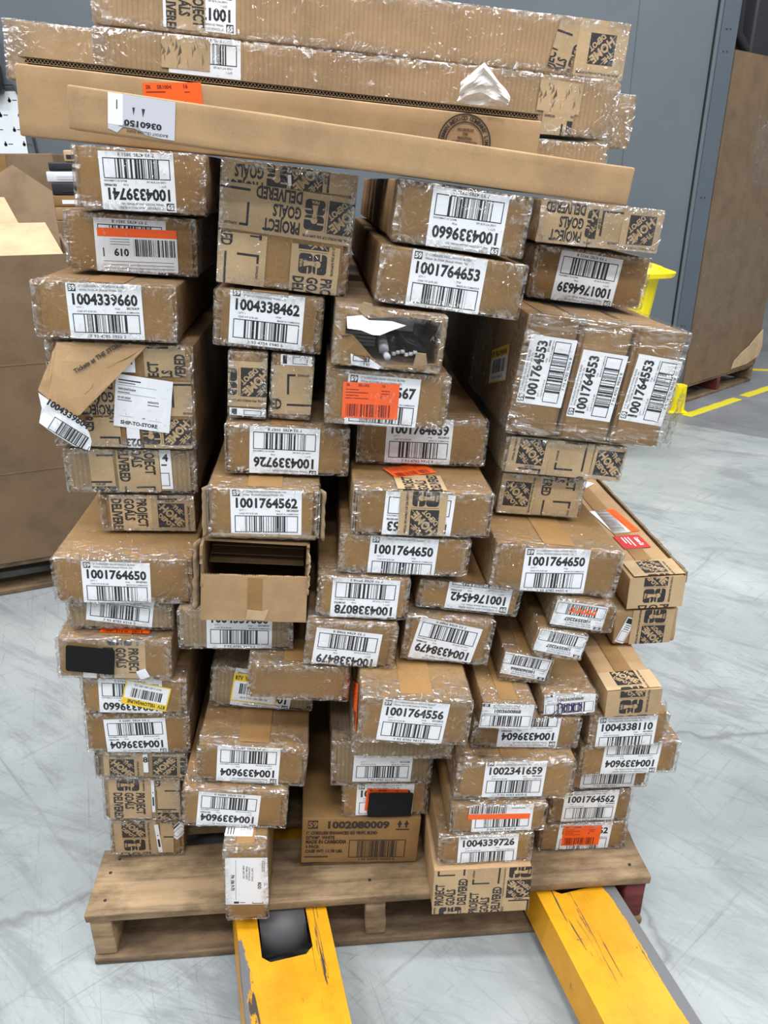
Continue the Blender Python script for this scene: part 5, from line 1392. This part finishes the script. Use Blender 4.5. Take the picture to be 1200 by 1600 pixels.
# ------------------------------------------------------------------ setting
def slab(name, x0, x1, y0, y1, z0, z1, mat): 
    m = MB(); m.box(x0, x1, y0, y1, z0, z1); return struct(m.build(name, mat))
slab('floor', -9, 9, -6, 12, -.1, 0, CONCRETE)
slab('ceiling', -9, 9, -6, 12, 7.0, 7.1, WALLB)
slab('wall_front', -9, 9, -6.1, -6, 0, 7, WALLB)
slab('wall_far', -9, 9, 12, 12.1, 0, 7, WALLB)
slab('wall_left', -9.1, -9, -6, 12, 0, 7, WALLB)
slab('wall_right', 9, 9.1, -6, 12, 0, 7, WALLB)
m = MB(); m.box(-4.2, 1.700, 4.62, 4.66, 0, 3.4); 
wb = struct(m.build('wall_back', WALLP))
m = MB()
for xx in (-2.6, -1.1, .42, 1.30): m.box(xx, xx + .004, 4.6185, 4.62, .02, 3.38)
struct(m.build('trim_1', POSTP))
m = MB(); m.box(1.7035, 1.708, 4.615, 4.64, 0, 3.4); struct(m.build('trim_2', SEAMD))
m = MB(); m.box(1.708, 1.728, 4.605, 4.66, 0, 3.4); struct(m.build('trim_3', WALLP))
m = MB(); m.box(1.728, 1.812, 4.598, 4.66, 0, 3.4); post = struct(m.build('trim_4', POSTP))
m = MB()
for zz in (.5, 1.2, 1.9, 2.0): 
    for xx in (1.755, 1.775): m.cyl((xx, 4.598, zz), (0, -1, 0), .004, .002, 8)
struct(m.build('trim_5', SEAMD))
# painted dashes on the floor
for (xa, ya, xb, yb), lb in (((1.80, 4.43, 2.27, 4.82), 'yellow painted floor dash nearest the grey post'), ((2.335, 4.88, 2.95, 5.38), 'yellow painted floor dash further out past the wrapped bin'), ((2.72, 5.64, 3.3, 5.52), 'yellow painted floor line behind the wrapped bin')):
    d = Vector((xb - xa, yb - ya)); n_ = Vector((-d.y, d.x)).normalized() * .03
    m = MB(); k = 8; pts = []
    for i in range(k + 1): pts.append((xa + d.x * i / k + n_.x * (1 + .15 * (i % 2)), ya + d.y * i / k + n_.y * (1 + .15 * (i % 2))))
    for i in range(k, -1, -1): pts.append((xa + d.x * i / k - n_.x * (1 + .12 * ((i + 1) % 2)), ya + d.y * i / k - n_.y))
    m.prism(pts, .0, .0015); tag(m.build('floor_line', YLINE), lb, 'floor marking', 'yellow floor markings')
# yellow bumper at the post foot
m = MB(); m.box(1.70, 1.822, 4.47, 4.592, 0, .012, r=.004); m.cyl((1.765, 4.53, .012), (0, 0, 1), .052, .150, 24, r2=.050)
tag(m.build('floor_bollard', YPLAST), 'short yellow bumper post at the foot of the grey post', 'bollard')
# yellow bin behind the stack
B = thing('plastic_bin', 'yellow plastic bin with a wide rim behind the stack in front of the grey wall', 'bin', loc=(1.02, 3.85, 0))
def frustum(hx0, hy0, hx1, hy1, z0, z1, mat, name):
    m = MB(); V = []
    for hx, hy, zz in ((hx0, hy0, z0), (hx1, hy1, z1)):
        for a in range(24):
            t = 2 * math.pi * a / 24; c_, s_ = math.cos(t), math.sin(t); e = 2 / 5
            V.append((hx * math.copysign(abs(c_) ** e, c_), hy * math.copysign(abs(s_) ** e, s_), zz))
    F = [[i, (i + 1) % 24, 24 + (i + 1) % 24, 24 + i] for i in range(24)] + [list(range(24))[::-1], list(range(24, 48))]
    m.add(V, F); return m.build(name, mat, B)
frustum(.17, .15, .262, .23, .02, .885, YPLAST, 'bin_body')
frustum(.318, .28, .325, .285, .885, .905, YPLAST, 'rim')
frustum(.30, .26, .27, .23, .905, .925, YPLAST, 'lid')
for xx in (-.12, .12): m = MB(); m.cyl((xx - .015, -.1, .02), (1, 0, 0), .02, .03, 14); m.build('wheel', DARKPL, B, True)

# ------------------------------------------------------------------ bulk bins
def bulk_pallet(label, M, wd, dp):
    P = thing('wooden_pallet', label, 'pallet', M)
    for i in range(6):
        m = MB(); y0 = i * (dp - .1) / 5; m.box(0, wd, y0, y0 + .1, .10, .118, r=.003); m.build('deck_board', WOOD_D, P)
    for x0 in (0, wd / 2 - .02, wd - .04): m = MB(); m.box(x0, x0 + .04, .0, dp, .018, .0998, r=.003); m.build('stringer', WOOD_RED if 0 < x0 < wd / 2 else WOOD_D, P)
    for i in range(3): m = MB(); y0 = i * (dp - .1) / 2; m.box(0, wd, y0, y0 + .1, .0, .0178, r=.003); m.build('bottom_board', WOOD_D, P)
    return P
# wrapped tall bin on the far side of the post
a = math.atan2(.62, .715); GM = Matrix.Translation((1.842, 4.672, 0)) @ Matrix.Rotation(a, 4, 'Z')
bulk_pallet('wooden pallet under the tall film-wrapped bin beside the grey post', GM, .95, 1.0)
G = thing('bulk_carton', 'tall film-wrapped cardboard bin standing beyond the grey post', 'bin', GM @ Matrix.Translation((0, 0, .1185)))
HB = 1.80
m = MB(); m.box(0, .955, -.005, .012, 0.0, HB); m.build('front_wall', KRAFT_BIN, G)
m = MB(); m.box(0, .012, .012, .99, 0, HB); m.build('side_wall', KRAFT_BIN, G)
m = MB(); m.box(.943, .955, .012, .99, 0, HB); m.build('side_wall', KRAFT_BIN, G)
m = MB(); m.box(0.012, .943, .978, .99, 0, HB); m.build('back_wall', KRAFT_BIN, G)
m = MB(); m.box(.40, .404, -.0056, -.004, .3, HB); m.build('board_seam', EDGE, G)
patchpts = [(.60, .02), (.62, .07), (.72, .12), (.80, .15), (.86, .19), (.955, .24), (.985, .12), (.955, .06), (.80, .025)]
V = [(x_, -.008 - .02 * max(0, x_ - .6), z_) for x_, z_ in patchpts]
o = link('torn_flap', V, [list(range(len(V)))], KRAFT_LIGHT, None, G); s_ = o.modifiers.new('t', 'SOLIDIFY'); s_.thickness = .004
def filmsheet(name, x0, x1, z0, z1, yy, mat, parent, nx, nz, seed, cr):
    V, F, at = [], [], []
    for i in range(nx + 1):
        for j in range(nz + 1):
            xx, zz = x0 + (x1 - x0) * i / nx, z0 + (z1 - z0) * j / nz
            n_ = noise.noise(Vector((xx * 9 + seed, zz * 30, 0))); V.append((xx, yy - .004 * abs(n_) - .001, zz)); at.append(cr(xx, zz, n_))
    for i in range(nx):
        for j in range(nz): F.append((i * (nz + 1) + j, (i + 1) * (nz + 1) + j, (i + 1) * (nz + 1) + j + 1, i * (nz + 1) + j + 1))
    return link(name, V, F, mat, None, parent, True, {'crumple': at})
filmsheet('plastic_film', .0, .955, .22, 1.55, -.008, FILM_HEAVY, G, 40, 60, 1.0, lambda x_, z_, n_: .55 + .3 * n_ if 1.15 < z_ < 1.5 and x_ > .4 else (.22 + .3 * n_ if .35 < z_ < .95 else .05))
# dark goods rising out of it
C_ = thing('furniture_frame', 'black tubular frame sticking out of the top of the wrapped bin', 'furniture', GM @ Matrix.Translation((0, 0, .1185)))
m = MB(); m.tube([(.06, .10, HB - .3), (.10, .10, HB + .06), (.20, .12, HB + .20), (.16, .14, HB + .34)], .035, 10); m.build('leg', DARKPL, C_, True)
m = MB(); m.tube([(.14, .09, HB + .36), (.16, .09, HB + .10), (.30, .09, HB + .02), (.34, .09, HB - .3)], .03, 10); m.build('leg', DARKPL, C_, True)
m = MB(); m.box(.28, .52, .05, .16, .9, HB + .45, r=.02); m.build('seat_panel', DARKPL, C_, True)
T_ = thing('cardboard_box', 'tan carton poking up between the black frame inside the wrapped bin', 'box', GM @ Matrix.Translation((.02, .30, .1185)))
m = MB(); m.box(0, .6, 0, .4, .3, HB + .22, r=.005); m.build('carton_body', KRAFT_TAN, T_)

# open bulk bin at the other end
la = math.radians(23); LM = Matrix.Translation((-2.06, 1.955, 0)) @ Matrix.Rotation(la, 4, 'Z')
LWD = 1.22
bulk_pallet('wooden pallet under the open cardboard bin of loose cartons', LM, LWD, 1.0)
G2 = thing('bulk_carton', 'open cardboard bin of loose cartons on a pallet, beside the stacked boxes', 'bin', LM @ Matrix.Translation((0, 0, .1185)))
HL = .972
m = MB(); m.box(0, LWD, -.005, .010, 0, HL); fw = m.build('front_wall', KRAFT_BIN, G2)
m = MB()
for zz in (.31, .655): m.box(0.004, LWD - .004, -.0062, -.0048, zz - .002, zz + .002)
m.build('fold_line', EDGE, fw)
m = MB(); m.box(0, .010, .010, 1.0, 0, HL); m.build('side_wall', KRAFT_BIN, G2)
m = MB(); m.box(LWD - .010, LWD, .010, 1.0, 0, HL); sw_ = m.build('side_wall', KRAFT_BIN, G2)
m = MB(); m.box(.010, LWD - .010, .990, 1.0, 0, HL); m.build('back_wall', KRAFT_BIN, G2)
def sheet(name, pts, mat, parent, th=.006):
    o = link(name, pts, [list(range(len(pts)))], mat, None, parent); q = o.modifiers.new('thick', 'SOLIDIFY'); q.thickness = th; q.offset = -1; return o
sheet('raised_flap', [(.30, .62, .40), (1.205, .62, .40), (1.205, .62, .908), (1.205, .62, 1.137), (1.089, .62, 1.224), (.96, .62, 1.15), (.30, .62, 1.10)], KRAFT_FLAP, G2)
sheet('folded_front_flap', [(.10, .012, HL - .004), (1.196, .012, HL - .004), (1.160, .20, 1.052), (.14, .20, 1.052)], KRAFT_LIGHT, G2)
for (x0, x1, y0, y1, z1), (px0, px1, pz), lb in (((.10, .98, .24, .58, .98), (1.09, 1.047, 1.121), 'pale open carton with one bent-up flap behind the bin rim'),):
    c_ = thing('cardboard_box', lb, 'box', LM @ Matrix.Translation((x0, y0, .1185 + .3)))
    V, F = rbox(0, x1 - x0, 0, y1 - y0, 0, z1 - .3, .004, (3, 3, 3)); link('carton_body', V, F, KRAFT_LIGHT, None, c_, True)
    sheet('bent_flap', [(.02, .02, z1 - .3), (px0 - x0, .10, z1 - .3 + .04), (px0 - x0 - .02, .26, z1 - .3 + .07), (px1 - x0, .27, pz - .3), (.02, .27, pz - .3)], KRAFT_LIGHT, c_)
# brown bin behind it
BB = thing('bulk_carton', 'brown closed cardboard bin behind the open one, against the grey wall', 'bin', loc=(-2.55, 3.78, 0))
V, F = rbox(0, 1.07, 0, .8, 0, 1.40, .006, (4, 4, 5)); link('carton_body', V, F, KRAFT_BIN, None, BB, True)
m = MB(); m.box(.8, .86, -.002, .0005, .1, 1.395); m.build('packing_tape', SEAM, BB)
# a tower of small goods between the bin and the stack
TX, TY = -1.43, 3.52
TW = thing('cardboard_box', 'tall slim carton carrying the small black and white goods', 'box', loc=(TX, TY, 0))
V, F = rbox(0, .24, 0, .22, 0, 1.13, .005, (3, 3, 5)); link('carton_body', V, F, KRAFT_BIN, None, TW, True)
m = MB(); m.box(.10, .15, -.001, .0005, .02, 1.12); m.build('packing_tape', SEAM, TW)
zc = 1.1305
for nm, hh, wd, mt, lb, ct in (('cardboard_box', .055, .20, KRAFT_TAN, 'small worn carton lowest in the pile of small goods', 'box'), ('cardboard_box', .045, .21, KRAFT, 'small brown carton with coloured marks below the black box', 'box'),
                               ('plastic_case', .050, .20, DARKPL, 'black plastic case under the white tray', 'case'), ('plastic_tray', .042, .23, WPL, 'white plastic tray between two black cases', 'tray'),
                               ('plastic_case', .035, .20, DARKPL, 'black plastic case on the white tray', 'case'), ('cardboard_box', .045, .06, KRAFT_LIGHT, 'tiny tan carton on top of the pile of small goods', 'box')):
    V, F = rbox(.12 - wd / 2, .12 + wd / 2, .02, .20, 0, hh, .006, (3, 3, 2))
    e_ = thing(nm, lb, ct, loc=(TX, TY, zc)); link('shell', V, F, mt, None, e_, True)
    m = MB(); m.box(.12 - wd * .3, .12 + wd * .3, .018, .0205, hh * .25, hh * .6); m.build('front_label', WHITE if mt in (KRAFT, KRAFT_TAN) else (GREYP if mt is WPL else DARKPL), e_)
    zc += hh + .0008

# wall things at the far corner
SH = thing('paper_sheet', 'white sheet printed with rows of small lamp symbols, taped on the grey wall', 'sheet', loc=(-2.25, 4.612, 1.34))
m = MB(); m.box(0, .315, 0, .004, 0, .38); m.build('paper', PAPER, SH)
a = Art()
for r_ in range(5):
    for c_ in range(3):
        xx, zz = .06 + c_ * .10 + (.04 if r_ % 2 else 0), .05 + r_ * .07
        a.rect(xx, zz, xx + .006, zz + .022, 'ink'); a.ring(xx + .003, zz + .006, 0, .009, 'ink', n=12); a.rect(xx + .018, zz + .006, xx + .042, zz + .010, 'fine')
put_art(a, 'printed_marking', lambda x_, y_, d: (x_, -d, y_), .0006, SH)
HK = thing('wall_scanner', 'black handheld scanner hanging on the grey wall above the printed sheet', 'scanner', loc=(-2.05, 4.53, 1.70))
V, F = rbox(-.06, .06, 0, .085, 0, .16, .03, (4, 4, 4)); link('body', V, F, DARKPL, None, HK, True)
m = MB(); m.tube([(.03, .03, .15), (.06, .04, .24), (.03, .05, .30)], .018, 8); m.build('handle', DARKPL, HK, True)
m = MB(); m.tube([(.05, .06, .05), (.10, .07, .05), (.12, .075, .0), (.15, .08, -.12), (.17, .08, -.34)], .006, 8); m.build('cable', DARKPL, HK, True)

# ------------------------------------------------------------------ small loose things on the load
E, w, h, L = EMP['T6']
TG = thing('plastic_scrap', 'crumpled white foil scrap resting on the fluted lid edge of a long box', 'scrap', E.matrix_world @ Matrix.Translation((w * .372, -L / 2 + .006, h + .009)))
V, F = [], []
for i in range(13):
    for j in range(11):
        u, v = i / 12, j / 10
        xx = -.036 + .072 * u; zz = v * (.052 * (1 - abs(u - .42) * 1.25)) + (-.004 + .006 * u if j == 0 else 0)
        n_ = noise.noise(Vector((u * 5, v * 5, 2))); V.append((xx + .003 * n_, -.010 - .014 * math.sin(v * 2.2) + .008 * n_, max(0.0, zz + .003 * n_)))
for i in range(12):
    for j in range(10): F.append((i * 11 + j, (i + 1) * 11 + j, (i + 1) * 11 + j + 1, i * 11 + j + 1))
o = link('foil', V, F, TAG, None, TG, False); s_ = o.modifiers.new('t', 'SOLIDIFY'); s_.thickness = .0008
